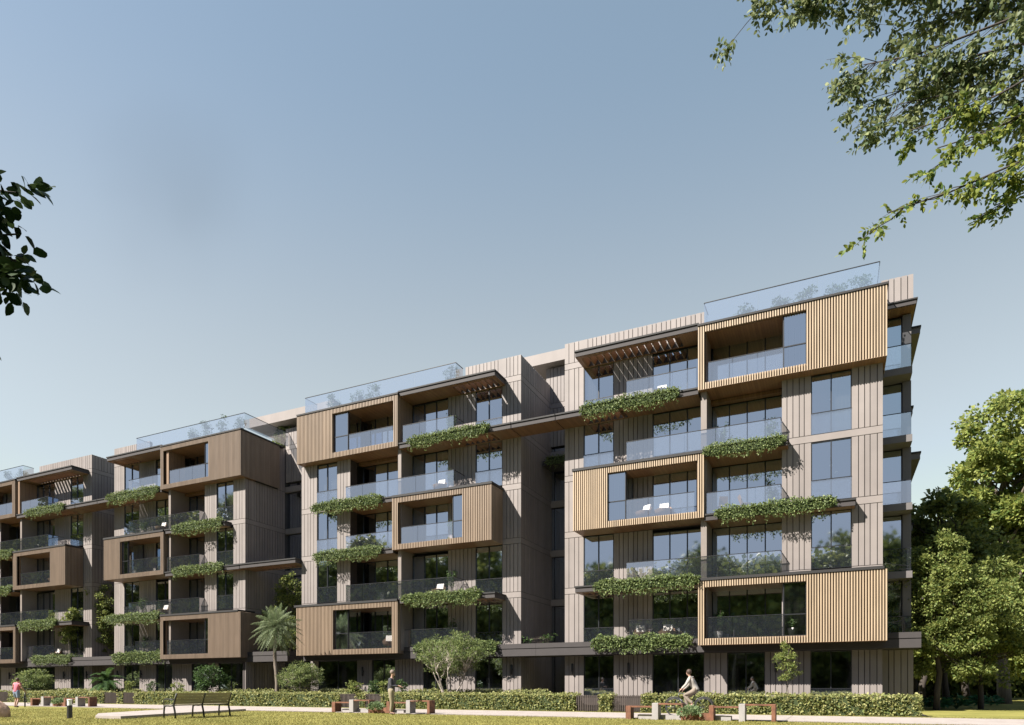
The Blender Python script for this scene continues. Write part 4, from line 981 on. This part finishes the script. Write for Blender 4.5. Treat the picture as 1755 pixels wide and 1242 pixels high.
# bollard light
t = thing('bollard_light', (-24.1, 14.67, 0), 'black bollard light with a white lens on the lawn', 'bollard light')
b = MB(); b.lathe([(.085, 0), (.085, .45), (.08, .46)], n=20); b.build('post', M['black'], t, smooth=False)
b = MB(); b.lathe([(.075, .46), (.075, .63)], n=20); b.build('lens', M['white'], t)
b = MB(); b.lathe([(.085, .63), (.085, .66), (.07, .672)], n=20); b.build('cap', M['white'], t)
# boulder
rng = np.random.default_rng(4); b = MB(); nu, nv = 26, 14; vs = []
for i in range(nv+1):
    for j in range(nu):
        ph = math.pi*i/nv; a = 2*math.pi*j/nu
        r_ = 1+.09*math.sin(3*a+1)*math.sin(ph)+.06*math.sin(5*a+ph*4)+.035*rng.normal()*math.sin(ph)
        x, y, z = math.sin(ph)*math.cos(a)*.68*r_, math.sin(ph)*math.sin(a)*.5*r_, math.cos(ph)*.60*r_
        vs.append((x, y, max(z, -.06)*.95+(.05 if z > 0 else 0)))
fs = [(i*nu+j, i*nu+(j+1) % nu, (i+1)*nu+(j+1) % nu, (i+1)*nu+j) for i in range(nv) for j in range(nu)]
b.add(vs, fs); o = b.build('boulder', M['boulder'], smooth=True); o.location = (-27.7, 14.1, 0); tag(o, 'rounded sandstone boulder on the lawn at the left edge', 'boulder')

# wall lamps
for i, (x, lab) in enumerate([(-13.08, 'capsule wall lamp left of the right block ground window'), (-9.9, 'capsule wall lamp on the pier behind the cyclist, left side'), (-16.8, 'capsule wall lamp right of the many-stemmed tree'), (-2.56, 'capsule wall lamp beside the slim young tree'), (-27.45, 'capsule wall lamp above the middle gates'),
                 (-66.5, 'capsule wall lamp above the person in pink'), (-58.65, 'capsule wall lamp left of the slender trees'), (-55.6, 'capsule wall lamp left of the tree fern'), (-51.7, 'capsule wall lamp right of the tree fern'), (-48.9, 'capsule wall lamp above the small bush left of the bench')]):
    t = thing('wall_lamp', (x, W, 2.1), lab, 'wall lamp', 'capsule wall lamps on the ground floor piers')
    b = MB(); b.tube([(0, -.11, -.30), (0, -.11, -.26), (0, -.11, .26), (0, -.11, .30)], [.02, .06, .06, .02], 12); b.build('lamp_body', M['black'], t, smooth=True)
    b = MB(); b.box(-.03, .03, -.08, -.004, -.06, .06); b.build('bracket', M['black'], t)

# ------------------------------------------------------------------ balcony furniture
def chair(x, y, z, rz, label):
    t = thing('lounge_chair', (x, y, z), label, 'chair', 'rattan lounge chairs on the balconies', rz)
    b = MB(); n = 18; rings = []
    prof = [(.16, .14), (.34, .18), (.42, .30), (.45, .42)]
    vs = []; fs = []
    for r_, zz in prof:
        for k in range(n):
            a = 2*math.pi*k/n; up = .26*max(0, -math.sin(a))*((zz-.14)/.28)
            vs.append((math.cos(a)*r_, math.sin(a)*r_*.9, zz+up))
    for i in range(3):
        for k in range(n): fs.append((i*n+k, i*n+(k+1) % n, (i+1)*n+(k+1) % n, (i+1)*n+k))
    b.add(vs, fs); b.add([(v[0]*.93, v[1]*.93, v[2]+.015) for v in vs], [f[::-1] for f in fs]); b.build('shell', M['rattan'], t, smooth=True)
    for sx in (-1, 1):
        for sy in (-1, 1):
            l = MB(); l.tube([(sx*.24, sy*.2, 0), (sx*.2, sy*.16, .17)], .014, 6); l.build('leg', M['black'], t)
    c = MB(); c.bbox(-.27, .27, -.24, .28, .26, .36, .03); c.build('seat_cushion', M['rattan'], t)
    q = MB(); q.add([(-.24, -.22, .37), (.24, -.22, .37), (.24, -.10, .37), (-.24, -.10, .37), (-.23, -.36, .82), (.23, -.36, .82), (.23, -.26, .82), (-.23, -.26, .82)],
                    [(0,3,2,1),(4,5,6,7),(0,1,5,4),(1,2,6,5),(2,3,7,6),(3,0,4,7)]); q.build('back_cushion', M['cushion'], t)
    return t
PI = math.pi
for x, y, z, rz, l in [(-8.0, 34.5, 15.81, PI, 'lounge chair on the top left balcony of the rightmost block'),
    (-7.9, 34.55, 9.73, PI, 'lounge chair with white cushion in the middle box of the rightmost block'), (-8.9, 34.5, 9.73, PI-.5, 'lounge chair beside the white cushion in the middle box, rightmost block'),
    (-7.8, 34.95, 3.53, PI, 'rattan lounge chair behind the lowest ivy of the rightmost block'), (-9.1, 34.95, 3.53, PI+.5, 'rattan lounge chair left of its twin behind the lowest ivy, rightmost block'),
    (-21.2, 34.5, 12.68, PI, 'lounge chair above the middle box of the second block'), (-21.3, 34.5, 6.46, PI, 'lounge chair above the lower right ivy of the second block'),
    (-24.9, 34.6, 3.49, PI+.6, 'lounge chair in the lowest box of the second block'),
    (-45.6, 34.5, 12.68, PI, 'lounge chair above the middle box of the block behind the bench'), (-45.5, 34.6, 6.46, PI, 'lounge chair above the lower left ivy of the block behind the bench'),
    (-59.0, 34.6, 9.73, PI, 'lounge chair in the middle box of the leftmost block'), (-59.3, 34.95, 3.53, PI, 'lounge chair on the lowest terrace of the leftmost block')]:
    chair(x, y, z, rz, l)
def potplant(x, y, z, h, label, pot='pot', n=420, spread=.35, seed=0):
    rng = np.random.default_rng(seed+int(abs(x)*10)); t = thing('potted_plant', (x, y, z), label, 'potted plant', 'potted plants on the balconies')
    b = MB(); b.lathe([(.15, 0), (.21, .18), (.23, .38), (.21, .38), (.19, .34)], n=16); b.build('pot', M[pot], t, smooth=False)
    s = MB(); P = []
    for k in range(7):
        a = rng.uniform(0, 6.28); q = limb(s, (0, 0, .33), (math.cos(a)*spread*rng.uniform(.3, 1), math.sin(a)*spread*rng.uniform(.3, 1), h*rng.uniform(.7, 1)), .01, .003, rng, 5, .06, 4)
        for i in range(n//7): u = rng.uniform(1.6, 5); j = min(4, int(u)); p = np.array(q[j])*(1-(u-j))+np.array(q[j+1])*(u-j); P.append(p+rng.normal(size=3)*.07)
    s.build('stems', M['bark'], t); leafmesh('foliage', P, .10, M['pot_leaf'], t, rng=rng, up=.4)
PP = [(-2.75, 35.0, 9.56, 1.6, 'potted tree beside a pier on the open right balcony, rightmost block', 'pot'), (-2.75, 35.0, 12.68, 1.5, 'potted plant under the top box, right end, rightmost block', 'pot'),
      (-5.1, 34.9, 12.68-3.12+3.12, 1.45, 'potted plant beside the fin wall under the top box, rightmost block', 'pot'), (-5.2, 34.7, 3.48, 1.5, 'plant in a pale pot at the left of the lowest box, rightmost block', 'potw'), (-1.75, 34.2, 3.48, .9, 'small plant in a white trough at the right of the lowest box, rightmost block', 'potw'),
      (-20.6, 34.9, 15.82, 1.5, 'potted plant at the top right balcony end of the second block', 'pot'), (-20.6, 34.9, 12.68, 1.45, 'potted plant above the middle box of the second block', 'pot'), (-20.5, 34.9, 9.73, 1.3, 'potted plant inside the middle box of the second block', 'pot'),
      (-20.6, 34.9, 6.46, 1.6, 'potted plant above the lower right ivy of the second block', 'pot'), (-20.7, 35.0, 3.53, 1.8, 'tall potted plant on the lowest terrace of the second block', 'pot'),
      (-47.9, 34.8, 12.68, 1.3, 'potted grass above the middle box of the block behind the bench', 'pot'), (-48.1, 34.8, 6.46, 1.5, 'potted plant above the lower left ivy of the block behind the bench', 'pot'),
      (-48.1, 34.95, 3.53, 1.5, 'potted plant on the lowest terrace of the block behind the bench', 'pot')]
for i, (x, y, z, h, l, p) in enumerate(PP): potplant(x, y, z, h, l, p, seed=i)
# bistro set on the right block balcony
def bistro(x, y, z, rz, label):
    t = thing('wire_chair', (x, y, z), label, 'chair', 'slender chairs on the open balcony', rz); b = MB()
    b.bbox(-.22, .22, -.2, .2, .43, .46, .01); b.build('seat', M['rattan'], t)
    b = MB(); b.add([(-.22, -.2, .47), (.22, -.2, .47), (.22, -.17, .47), (-.22, -.17, .47), (-.2, -.34, .85), (.2, -.34, .85), (.2, -.31, .85), (-.2, -.31, .85)], [(0,3,2,1),(4,5,6,7),(0,1,5,4),(1,2,6,5),(2,3,7,6),(3,0,4,7)]); b.build('backrest', M['rattan'], t)
    for sx in (-.19, .19):
        for sy in (-.17, .17): l = MB(); l.tube([(sx, sy, 0), (sx*.9, sy*.9, .43)], .01, 6); l.build('leg', M['white'], t)
bistro(-5.0, 34.6, 9.56, .4, 'slender chair on the open balcony, nearest the fin wall'); bistro(-3.9, 34.6, 9.56, -1.2, 'slender chair on the open balcony, nearer the potted tree')
def ball(mb, c, r, n=14, sq=(1, 1, 1), zmin=-1):
    vs = []; fs = []
    for i in range(n+1):
        for j in range(n*2):
            ph = math.pi*i/n; a = math.pi*j/n; z = max(zmin, math.cos(ph)); vs.append((c[0]+r*sq[0]*math.sin(ph)*math.cos(a), c[1]+r*sq[1]*math.sin(ph)*math.sin(a), c[2]+r*sq[2]*z))
    m2 = n*2
    for i in range(n):
        for j in range(m2): fs.append((i*m2+j, i*m2+(j+1) % m2, (i+1)*m2+(j+1) % m2, (i+1)*m2+j))
    mb.add(vs, fs)
# lamps seen through the glass
def pendant(x, y, zt, lab, drop=.95):
    t = thing('pendant_lamp', (x, y, zt), lab, 'lamp', 'pendant lamps seen through the windows')
    b = MB(); b.tube([(0, 0, -drop), (0, 0, 0)], .008, 4); b.build('cord', M['black'], t)
    for dx, dz in ((0, 0), (.22, -.35)):
        g_ = MB(); ball(g_, (dx, 0, -drop-.07+dz), .075, 8); g_.build('globe', M['white'], t, smooth=True)
        if dx: b = MB(); b.tube([(dx, 0, -drop+dz), (dx, 0, 0)], .006, 4); b.build('cord', M['black'], t)
FL = ['first', 'second', 'third', 'fourth', 'fifth']
for nm, c in (('the rightmost block', D_), ('the second block from the right', C_)):
    for k in range(1, 6): pendant((c['w'][1]+c['w'][2])/2, 35.72, ZL[k+1]-.2, f'white globe lamps in the {FL[k-1]}-floor window nearest the gap, {nm}')
    for k in (2, 3, 4): pendant((c['p'][1]+c['p'][2])/2, 34.95, ZL[k+1]-.2, f'white globe lamps in the {FL[k-1]}-floor projecting window, {nm}')
def shade_lamp(x, y, z, lab):
    t = thing('table_lamp', (x, y, z), lab, 'lamp', 'white-shaded lamps behind the balcony doors')
    b = MB(); b.lathe([(.10, 0), (.10, .02), (.015, .04), (.015, .95)], n=10); b.build('stand', M['black'], t)
    b = MB(); b.lathe([(.17, .9), (.15, 1.3)], n=16); b.build('shade', M['white'], t)
for x, z, l in ((-22.35, 3.53, 'white-shaded lamp behind the lowest terrace door, second block from the right'), (-22.35, 6.46, 'white-shaded lamp above the lower right ivy of the second block from the right'), (-8.35, 3.6, 'white-shaded lamp behind the lowest ivy of the rightmost block'), (-3.3, 0.9, 'white-shaded lamp in the ground window right of the cyclist')):
    shade_lamp(x, 35.75, z, l)
t = thing('ring_lamp', (-6.45, 35.75, 2.75), 'hanging lamp of white rings above the cyclist', 'lamp'); b = MB()
for zz, r_, dx in ((-.12, .05, 0), (-.30, .04, -.03), (-.52, .11, .02), (-.82, .10, -.04), (-1.02, .10, .05), (-1.28, .05, .02)):
    b.tube([(dx+math.cos(a*PI/6)*r_, 0, zz+math.sin(a*PI/6)*r_) for a in range(13)], .018, 5, cap=False)
b.build('rings', M['white'], t); b = MB(); b.tube([(0, .03, -1.4), (0, .03, 0)], .005, 4); b.build('cord', M['black'], t)
# shrubs behind the roof balustrades
def roofshrub(x, seed, label, h=1.0):
    tree('roof_plant', (x, 34.9, 18.9), label, 'plant', [(0, 0, h*.6, .42, .35, h*.42)], .3, .015, 420, .11, M['pot_leaf'], M['bark'], seed, clump=.16, limbs=8, nclump=20, group='plants behind the roof balustrades')
for i, (x, l, h) in enumerate([(-3.9, 'roof plant behind glass, first from the left on the rightmost block', 1.0), (-2.3, 'roof plant behind glass, second from the left on the rightmost block', .9), (-1.2, 'roof plant behind glass, third from the left on the rightmost block', 1.1), (0.1, 'roof plant behind glass, fourth from the left on the rightmost block', .9), (1.1, 'roof plant behind glass, rightmost of all', 1.1),
    (-29.6, 'roof plant behind glass, far left on the second block', 1.3), (-27.6, 'roof plant behind glass, mid left on the second block', 1.2), (-26.4, 'roof plant taller than the glass on the second block', 1.6), (-20.6, 'roof plant at the right end of the glass on the second block', 1.2),
    (-42.6, 'roof plant behind glass, left one on the block behind the bench', 1.1), (-41.2, 'roof plant behind glass, middle one on the block behind the bench', 1.6), (-39.6, 'roof plant behind glass, larger one on the block behind the bench', 1.6), (-38.0, 'roof plant behind glass near the corner, block behind the bench', 1.4),
    (-66.0, 'roof plant on the leftmost block, left one', 1.2), (-64.2, 'roof plant on the leftmost block, right one', 1.2)]):
    roofshrub(x, 200+i, l, h)

# ------------------------------------------------------------------ people and bicycles
def skin(name, J, E, m, parent, sub=2):
    """J: list of (x,y,z,r); grow a continuous surface on the edges"""
    me = bpy.data.meshes.new(name); me.from_pydata([j[:3] for j in J], E, []); ob = bpy.data.objects.new(name, me); COL.objects.link(ob)
    sk = ob.modifiers.new('s', 'SKIN'); 
    for i, j in enumerate(J):
        r_ = j[3]; me.skin_vertices[0].data[i].radius = (r_, r_ if len(j) < 5 else j[4])
    me.skin_vertices[0].data[0].use_root = True
    ss = ob.modifiers.new('u', 'SUBSURF'); ss.levels = sub; ss.render_levels = sub
    dg = bpy.context.evaluated_depsgraph_get(); ev = ob.evaluated_get(dg); nm = bpy.data.meshes.new_from_object(ev)
    bpy.data.objects.remove(ob); nm.materials.clear(); nm.materials.append(m)
    nm.polygons.foreach_set('use_smooth', [True]*len(nm.polygons))
    return link(bpy.data.objects.new(name, nm), parent)
def chain(J, E, start, pts):
    i = start
    for p in pts: J.append(p); E.append((i, len(J)-1)); i = len(J)-1
    return i
def person(loc, rz, label, P, mats, hair='hair', look=(1, 0, 0)):
    """P: joint dict in local coords, facing +x. keys: hip, chest, neck, head, and per side (+1 left y): sh, el, wr, hj(hip joint), kn, an, toe"""
    t = thing('person', loc, label, 'person', None, rz)
    v = lambda k: Vector(P[k])
    J = [(*P['hip'], .095, .08)]; E = []
    mid = (v('hip')+v('chest'))/2
    a = chain(J, E, 0, [(*mid, .095, .08), (*P['chest'], .13, .09), (*((v('chest')*.3+v('neck')*.7)), .062), (*P['neck'], .050), (*((v('neck')+v('head'))/2), .056)])
    chest = 2
    hd = v('head'); lk = Vector(look).normalized()
    # skull, jaw, nose
    b1 = chain(J, E, a, [(*(hd+Vector((0, 0, -.02))), .085, .078), (*(hd+Vector((0, 0, .06))-lk*.01), .088, .078)])
    chain(J, E, b1-1, [(*(hd+lk*.055+Vector((0, 0, -.055))), .042, .04)]); chain(J, E, b1-1, [(*(hd+lk*.085+Vector((0, 0, -.005))), .022)])
    for s in ('l', 'r'):
        e = chain(J, E, chest, [(*P[s+'sh'], .062), (*((v(s+'sh')+v(s+'el'))/2), .05), (*P[s+'el'], .042), (*((v(s+'el')+v(s+'wr'))/2), .036), (*P[s+'wr'], .026)])
        d = (v(s+'wr')-v(s+'el')).normalized(); pm = v(s+'wr')+d*.055
        e = chain(J, E, e, [(*pm, .034, .018)])
        sd = d.cross(Vector((0, 0, 1))); sd = sd.normalized() if sd.length > .1 else Vector((0, 1, 0)); dn = sd.cross(d).normalized()
        if dn.z > 0: dn = -dn
        for q, (o, ln) in enumerate(((-.028, .062), (-.010, .072), (.010, .068), (.028, .052))):
            k1 = pm+d*.04+sd*o; k2 = k1+(d*.8+dn*.6)*ln*.55; k3 = k2+(d*.3+dn*.95)*ln*.45; chain(J, E, e, [(*k1, .010), (*k2, .009), (*k3, .0075)])
        chain(J, E, e, [(*(v(s+'wr')+d*.03+sd*.035), .012), (*(v(s+'wr')+d*.07+sd*.055+dn*.02), .009)])
        g_ = chain(J, E, 0, [(*P[s+'hj'], .095), (*((v(s+'hj')+v(s+'kn'))/2), .078), (*P[s+'kn'], .056), (*((v(s+'kn')*.65+v(s+'an')*.35)), .055), (*P[s+'an'], .036), (*P[s+'toe'], .032)])
    body = skin('body', J, E, M['skin'], t)
    # clothing: top with sleeves
    J = [(*(v('hip')+(v('hip')-v('chest'))*.16), .160, .128)]; E = []
    chain(J, E, 0, [(*v('hip'), .162, .13), (*mid, .150, .128), (*P['chest'], .172, .13), (*((v('chest')*.25+v('neck')*.75)), .080)])
    for s in ('l', 'r'):
        sl = [(*P[s+'sh'], .078), (*((v(s+'sh')+v(s+'el'))/2), .064)]
        if mats.get('long', True): sl += [(*P[s+'el'], .054), (*v(s+'wr'), .040)]
        chain(J, E, 3, sl)
    skin('top', J, E, M[mats['top']], t)
    J = [(*(v('hip')+Vector((0, 0, .03))), .152, .118)]; E = []
    chain(J, E, 0, [(*(v('hip')+(v('chest')-v('hip'))*.42), .148, .122)])
    for s in ('l', 'r'):
        ls = [(*P[s+'hj'], .108), (*((v(s+'hj')+v(s+'kn'))/2), .092)]
        if mats.get('trousers', True): ls += [(*P[s+'kn'], .07), (*((v(s+'kn')+v(s+'an'))/2), .062), (*(v(s+'an')+Vector((0, 0, .03))), .05)]
        else: ls += [(*(v(s+'hj')*.12+v(s+'kn')*.88), .08)]
        chain(J, E, 0, ls)
    skin('trousers' if mats.get('trousers', True) else 'shorts', J, E, M[mats['leg']], t)
    for s in ('l', 'r'):
        an, to = v(s+'an'), v(s+'toe'); J = [(*(an+Vector((-.03, 0, -.03))), .045)]; E = []
        chain(J, E, 0, [(*((an+to)/2+Vector((0, 0, -.01))), .043), (*to, .036)]); skin('shoe', J, E, M[mats.get('shoe', 'shoe')], t, 1)
    h = MB(); ball(h, hd+Vector((0, 0, .045))-lk*.034, .100, 12, (.98, .90, 1.0), -.75); h.build('hair', M[hair], t, smooth=True)
    return t
# standing man reading his phone, facing right
P = dict(hip=(0, 0, .95), chest=(.0, 0, 1.28), neck=(.03, 0, 1.49), head=(.07, 0, 1.62),
    lsh=(.0, .19, 1.42), lel=(.06, .23, 1.14), lwr=(.31, .12, 1.12), rsh=(.0, -.19, 1.42), rel=(.05, -.23, 1.13), rwr=(.30, -.12, 1.14),
    lhj=(0, .09, .88), lkn=(.03, .10, .48), lan=(-.02, .11, .09), ltoe=(.13, .12, .04), rhj=(0, -.09, .88), rkn=(.04, -.10, .48), ran=(.0, -.11, .09), rtoe=(.15, -.13, .04))
person((-15.75, 22.0, 0), R(22), 'man in charcoal sweater and khaki trousers looking down at his phone', P, dict(top='shirtdk', leg='khaki'), 'hairg', look=(.85, 0, -.5))
t = thing('phone', (-15.75+.42*math.cos(R(22)), 22.0+.42*math.sin(R(22)), 1.15), 'small dark phone held by the standing man', 'phone', None, R(22))
b = MB(); b.bbox(-.008, .008, -.037, .037, -.04, .11, .003); b.build('case', M['black'], t)
b = MB(); b.box(-.0105, -.0085, -.033, .033, -.035, .10); b.build('screen', M['pane'], t)

def bicycle(loc, rz, label):
    """length along x, front wheel at +x"""
    t = thing('bicycle', loc, label, 'bicycle', 'bicycles on the path', rz); r_ = .335
    for cx_ in (-.52, .53):
        w = MB(); n = 36; pts = [(cx_+math.cos(2*PI*k/n)*r_*.965, 0, r_+math.sin(2*PI*k/n)*r_*.965) for k in range(n+1)]; w.tube(pts, .017, 6, cap=False)
        wo = w.build('wheel', M['rubber'], t, smooth=True)
        s = MB(); pts = [(cx_+math.cos(2*PI*k/n)*r_*.90, 0, r_+math.sin(2*PI*k/n)*r_*.90) for k in range(n+1)]; s.tube(pts, .009, 5, cap=False)
        for k in range(14): a = 2*PI*k/14; s.tube([(cx_, .02*(-1)**k, r_), (cx_+math.cos(a)*r_*.9, 0, r_+math.sin(a)*r_*.9)], .002, 3)
        s.tube([(cx_, -.05, r_), (cx_, .05, r_)], .02, 8); s.build('rim', M['steel'], wo)
        g_ = MB(); pts = [(cx_+math.cos(a)*r_*1.09, 0, r_+math.sin(a)*r_*1.09) for a in [R(20+i*14) for i in range(11)]]; g_.tube(pts, .022, 5); g_.build('mudguard', M['black'], t, smooth=True)
    f = MB(); bb_ = (-.05, 0, .29); st = (-.20, 0, .78); ht = (.36, 0, .84); hb = (.40, 0, .68)
    for a, b_ in ((bb_, st), (bb_, hb), (st, ht), (ht, hb)): f.tube([a, b_], .016, 8)
    for s in (-.05, .05): f.tube([bb_, (-.52, s, r_)], .01, 6); f.tube([st, (-.52, s, r_)], .008, 6)
    f.build('frame', M['steel'], t, smooth=True)
    f = MB(); 
    for s in (-.05, .05): f.tube([hb, (.46, s, .5), (.53, s, r_)], .010, 6)
    f.build('fork', M['steel'], t, smooth=True)
    h = MB(); h.tube([(.36, 0, .84), (.33, 0, .98)], .013, 6); h.tube([(.20, -.27, .97), (.32, -.22, 1.0), (.36, 0, .99), (.32, .22, 1.0), (.20, .27, .97)], .012, 6); h.build('handlebar', M['black'], t, smooth=True)
    s = MB(); s.tube([st, (-.24, 0, .90)], .013, 6); s.add([(-.37, -.08, .90), (-.37, .08, .90), (-.12, .025, .91), (-.12, -.025, .91), (-.37, -.07, .95), (-.37, .07, .95), (-.12, .02, .935), (-.12, -.02, .935)], [(0,3,2,1),(4,5,6,7),(0,1,5,4),(1,2,6,5),(2,3,7,6),(3,0,4,7)]); s.build('saddle', M['black'], t)
    c = MB(); c.tube([(-.05, -.07, .29), (-.05, .07, .29)], .03, 10); c.tube([(-.05, -.09, .29), (.08, -.10, .20)], .010, 6); c.tube([(-.05, .09, .29), (-.18, .10, .38)], .010, 6); c.box(.03, .13, -.20, -.11, .185, .21); c.box(-.23, -.13, .11, .20, .37, .395); c.build('crankset', M['steel'], t)
    return t
bicycle((-4.75, 24.9, .035), PI, 'dark upright bicycle ridden along the path')
P = dict(hip=(-.24, 0, 1.00), chest=(-.10, 0, 1.30), neck=(-.02, 0, 1.48), head=(.02, .0, 1.60),
    lsh=(-.06, .19, 1.42), lel=(.06, .26, 1.18), lwr=(.22, .26, 1.03), rsh=(-.06, -.19, 1.42), rel=(.06, -.26, 1.18), rwr=(.22, -.26, 1.03),
    lhj=(-.20, .09, .95), lkn=(.17, .13, .80), lan=(-.16, .14, .47), ltoe=(-.04, .15, .42), rhj=(-.20, -.09, .95), rkn=(.16, -.13, .70), ran=(.06, -.14, .30), rtoe=(.19, -.15, .24))
person((-4.75, 24.9, .0), PI, 'cyclist in a pale beige top and tan trousers, head turned towards the building', P, dict(top='beige', leg='tan'), 'hair', look=(.7, -.7, -.1))
# person in pink with a bicycle at the far left
bicycle((-39.9, 21.9, .0), R(150), 'dark bicycle beside the person in pink')
P = dict(hip=(0, 0, .86), chest=(.04, 0, 1.14), neck=(.07, 0, 1.33), head=(.10, 0, 1.45),
    lsh=(.04, .18, 1.27), lel=(.06, .30, 1.03), lwr=(.22, .30, .88), rsh=(.04, -.18, 1.27), rel=(.06, -.30, 1.03), rwr=(.20, -.32, .86),
    lhj=(0, .09, .80), lkn=(.10, .11, .45), lan=(.02, .12, .09), ltoe=(.15, .13, .04), rhj=(0, -.09, .80), rkn=(.02, -.11, .43), ran=(-.12, -.12, .09), rtoe=(.02, -.13, .04))
person((-39.4, 21.2, 0), R(105), 'person in a pink shirt and blue shorts seen from behind at the left edge', P, dict(top='pink', leg='blue', long=False, trousers=False), 'hair')

# ------------------------------------------------------------------ camera, sun, sky
cam = bpy.data.cameras.new('camera'); co = bpy.data.objects.new('camera', cam); COL.objects.link(co)
co.location = (0, 0, 1.1); co.rotation_euler = (R(90), 0, R(25.48)); cam.sensor_width = 36; cam.lens = 1159/1755*36
cam.shift_y = (1177-621)/1755; cam.clip_end = 3000; cam.clip_start = .05; scn.camera = co
sd = Vector((-.78, -1, 1.3)).normalized()        # towards the sun
sun = bpy.data.lights.new('sun', 'SUN'); sun.energy = 5.0; sun.angle = R(.5); sun.color = (1, .935, .85)
so = bpy.data.objects.new('sun', sun); COL.objects.link(so); so.rotation_euler = sd.to_track_quat('Z', 'Y').to_euler(); so.location = sd*50
wd = bpy.data.worlds.new('World'); scn.world = wd; wd.use_nodes = True; nt = wd.node_tree; nt.nodes.clear()
out = N(nt, 'ShaderNodeOutputWorld'); bg = N(nt, 'ShaderNodeBackground'); nt.links.new(bg.outputs[0], out.inputs[0])
sky = N(nt, 'ShaderNodeTexSky'); sky.sky_type = 'NISHITA'; sky.sun_disc = False; sky.sun_elevation = math.asin(sd.z)
sky.sun_rotation = math.atan2(sd.x, sd.y); sky.air_density = 1.0; sky.dust_density = 1.5; sky.ozone_density = 1.0; sky.altitude = 0
bg.inputs[1].default_value = .054
def VM(op, a=None, b=None):
    n = N(nt, 'ShaderNodeVectorMath', operation=op)
    for i, q in enumerate((a, b)):
        if q is None: continue
        if isinstance(q, tuple): n.inputs[i].default_value = q
        else: nt.links.new(q, n.inputs[i])
    return n
tc = N(nt, 'ShaderNodeTexCoord'); dr = VM('NORMALIZE', tc.outputs['Generated']); sp = N(nt, 'ShaderNodeSeparateXYZ'); nt.links.new(dr.outputs[0], sp.inputs[0])
def MR(src, a, b, c, d, st='SMOOTHSTEP'):
    n = N(nt, 'ShaderNodeMapRange', interpolation_type=st); nt.links.new(src, n.inputs[0])
    for i, q in enumerate((a, b, c, d)): n.inputs[i+1].default_value = q
    return n.outputs[0]
cap = VM('MINIMUM', sky.outputs[0], (4.0, 4.2, 4.5))          # the glow round the sun kept down: the lamp carries the sun
# thin high haze: whitens the sky, most near the horizon, thinner on the sunlit side
hz = N(nt, 'ShaderNodeValToRGB'); e = hz.color_ramp.elements; hz.color_ramp.interpolation = 'EASE'
e[0].position = 0; e[0].color = (.27, .20, .05, 1); e[1].position = .72; e[1].color = (.085, .108, .092, 1)
x = hz.color_ramp.elements.new(.30); x.color = (.21, .185, .08, 1)
x = hz.color_ramp.elements.new(.95); x.color = (.02, .02, .02, 1)
nt.links.new(sp.outputs[2], hz.inputs[0])
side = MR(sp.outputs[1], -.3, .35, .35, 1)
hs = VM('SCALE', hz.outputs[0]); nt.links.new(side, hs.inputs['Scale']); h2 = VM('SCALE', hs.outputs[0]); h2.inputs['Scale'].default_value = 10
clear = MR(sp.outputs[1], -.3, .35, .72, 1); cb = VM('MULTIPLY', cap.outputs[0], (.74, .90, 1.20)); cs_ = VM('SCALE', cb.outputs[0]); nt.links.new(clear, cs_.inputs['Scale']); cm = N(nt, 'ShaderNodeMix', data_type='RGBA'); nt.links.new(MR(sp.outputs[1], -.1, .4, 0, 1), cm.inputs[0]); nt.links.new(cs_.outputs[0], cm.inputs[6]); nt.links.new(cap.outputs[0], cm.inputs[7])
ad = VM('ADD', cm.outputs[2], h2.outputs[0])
# one faint grey cloud smudge
ds = VM('DISTANCE', dr.outputs[0], (-.655, .53, .54)); cn = N(nt, 'ShaderNodeTexNoise'); cn.inputs['Scale'].default_value = 5; cn.inputs['Detail'].default_value = 3; nt.links.new(dr.outputs[0], cn.inputs['Vector'])
ca = N(nt, 'ShaderNodeMath', operation='MULTIPLY_ADD'); ca.inputs[1].default_value = .16; nt.links.new(cn.outputs[0], ca.inputs[0]); nt.links.new(ds.outputs['Value'], ca.inputs[2])
cl = MR(ca.outputs[0], .08, .19, .90, 1)
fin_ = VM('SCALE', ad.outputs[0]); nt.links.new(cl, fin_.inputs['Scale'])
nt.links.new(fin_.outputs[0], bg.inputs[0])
scn.view_settings.view_transform = 'Standard'; scn.view_settings.look = 'None'; scn.view_settings.gamma = 1; scn.view_settings.exposure = 1.5
scn.render.engine = 'CYCLES'
scn.cycles.transparent_max_bounces = 16; scn.cycles.max_bounces = 8
scn.render.resolution_x = 1024; scn.render.resolution_y = 725
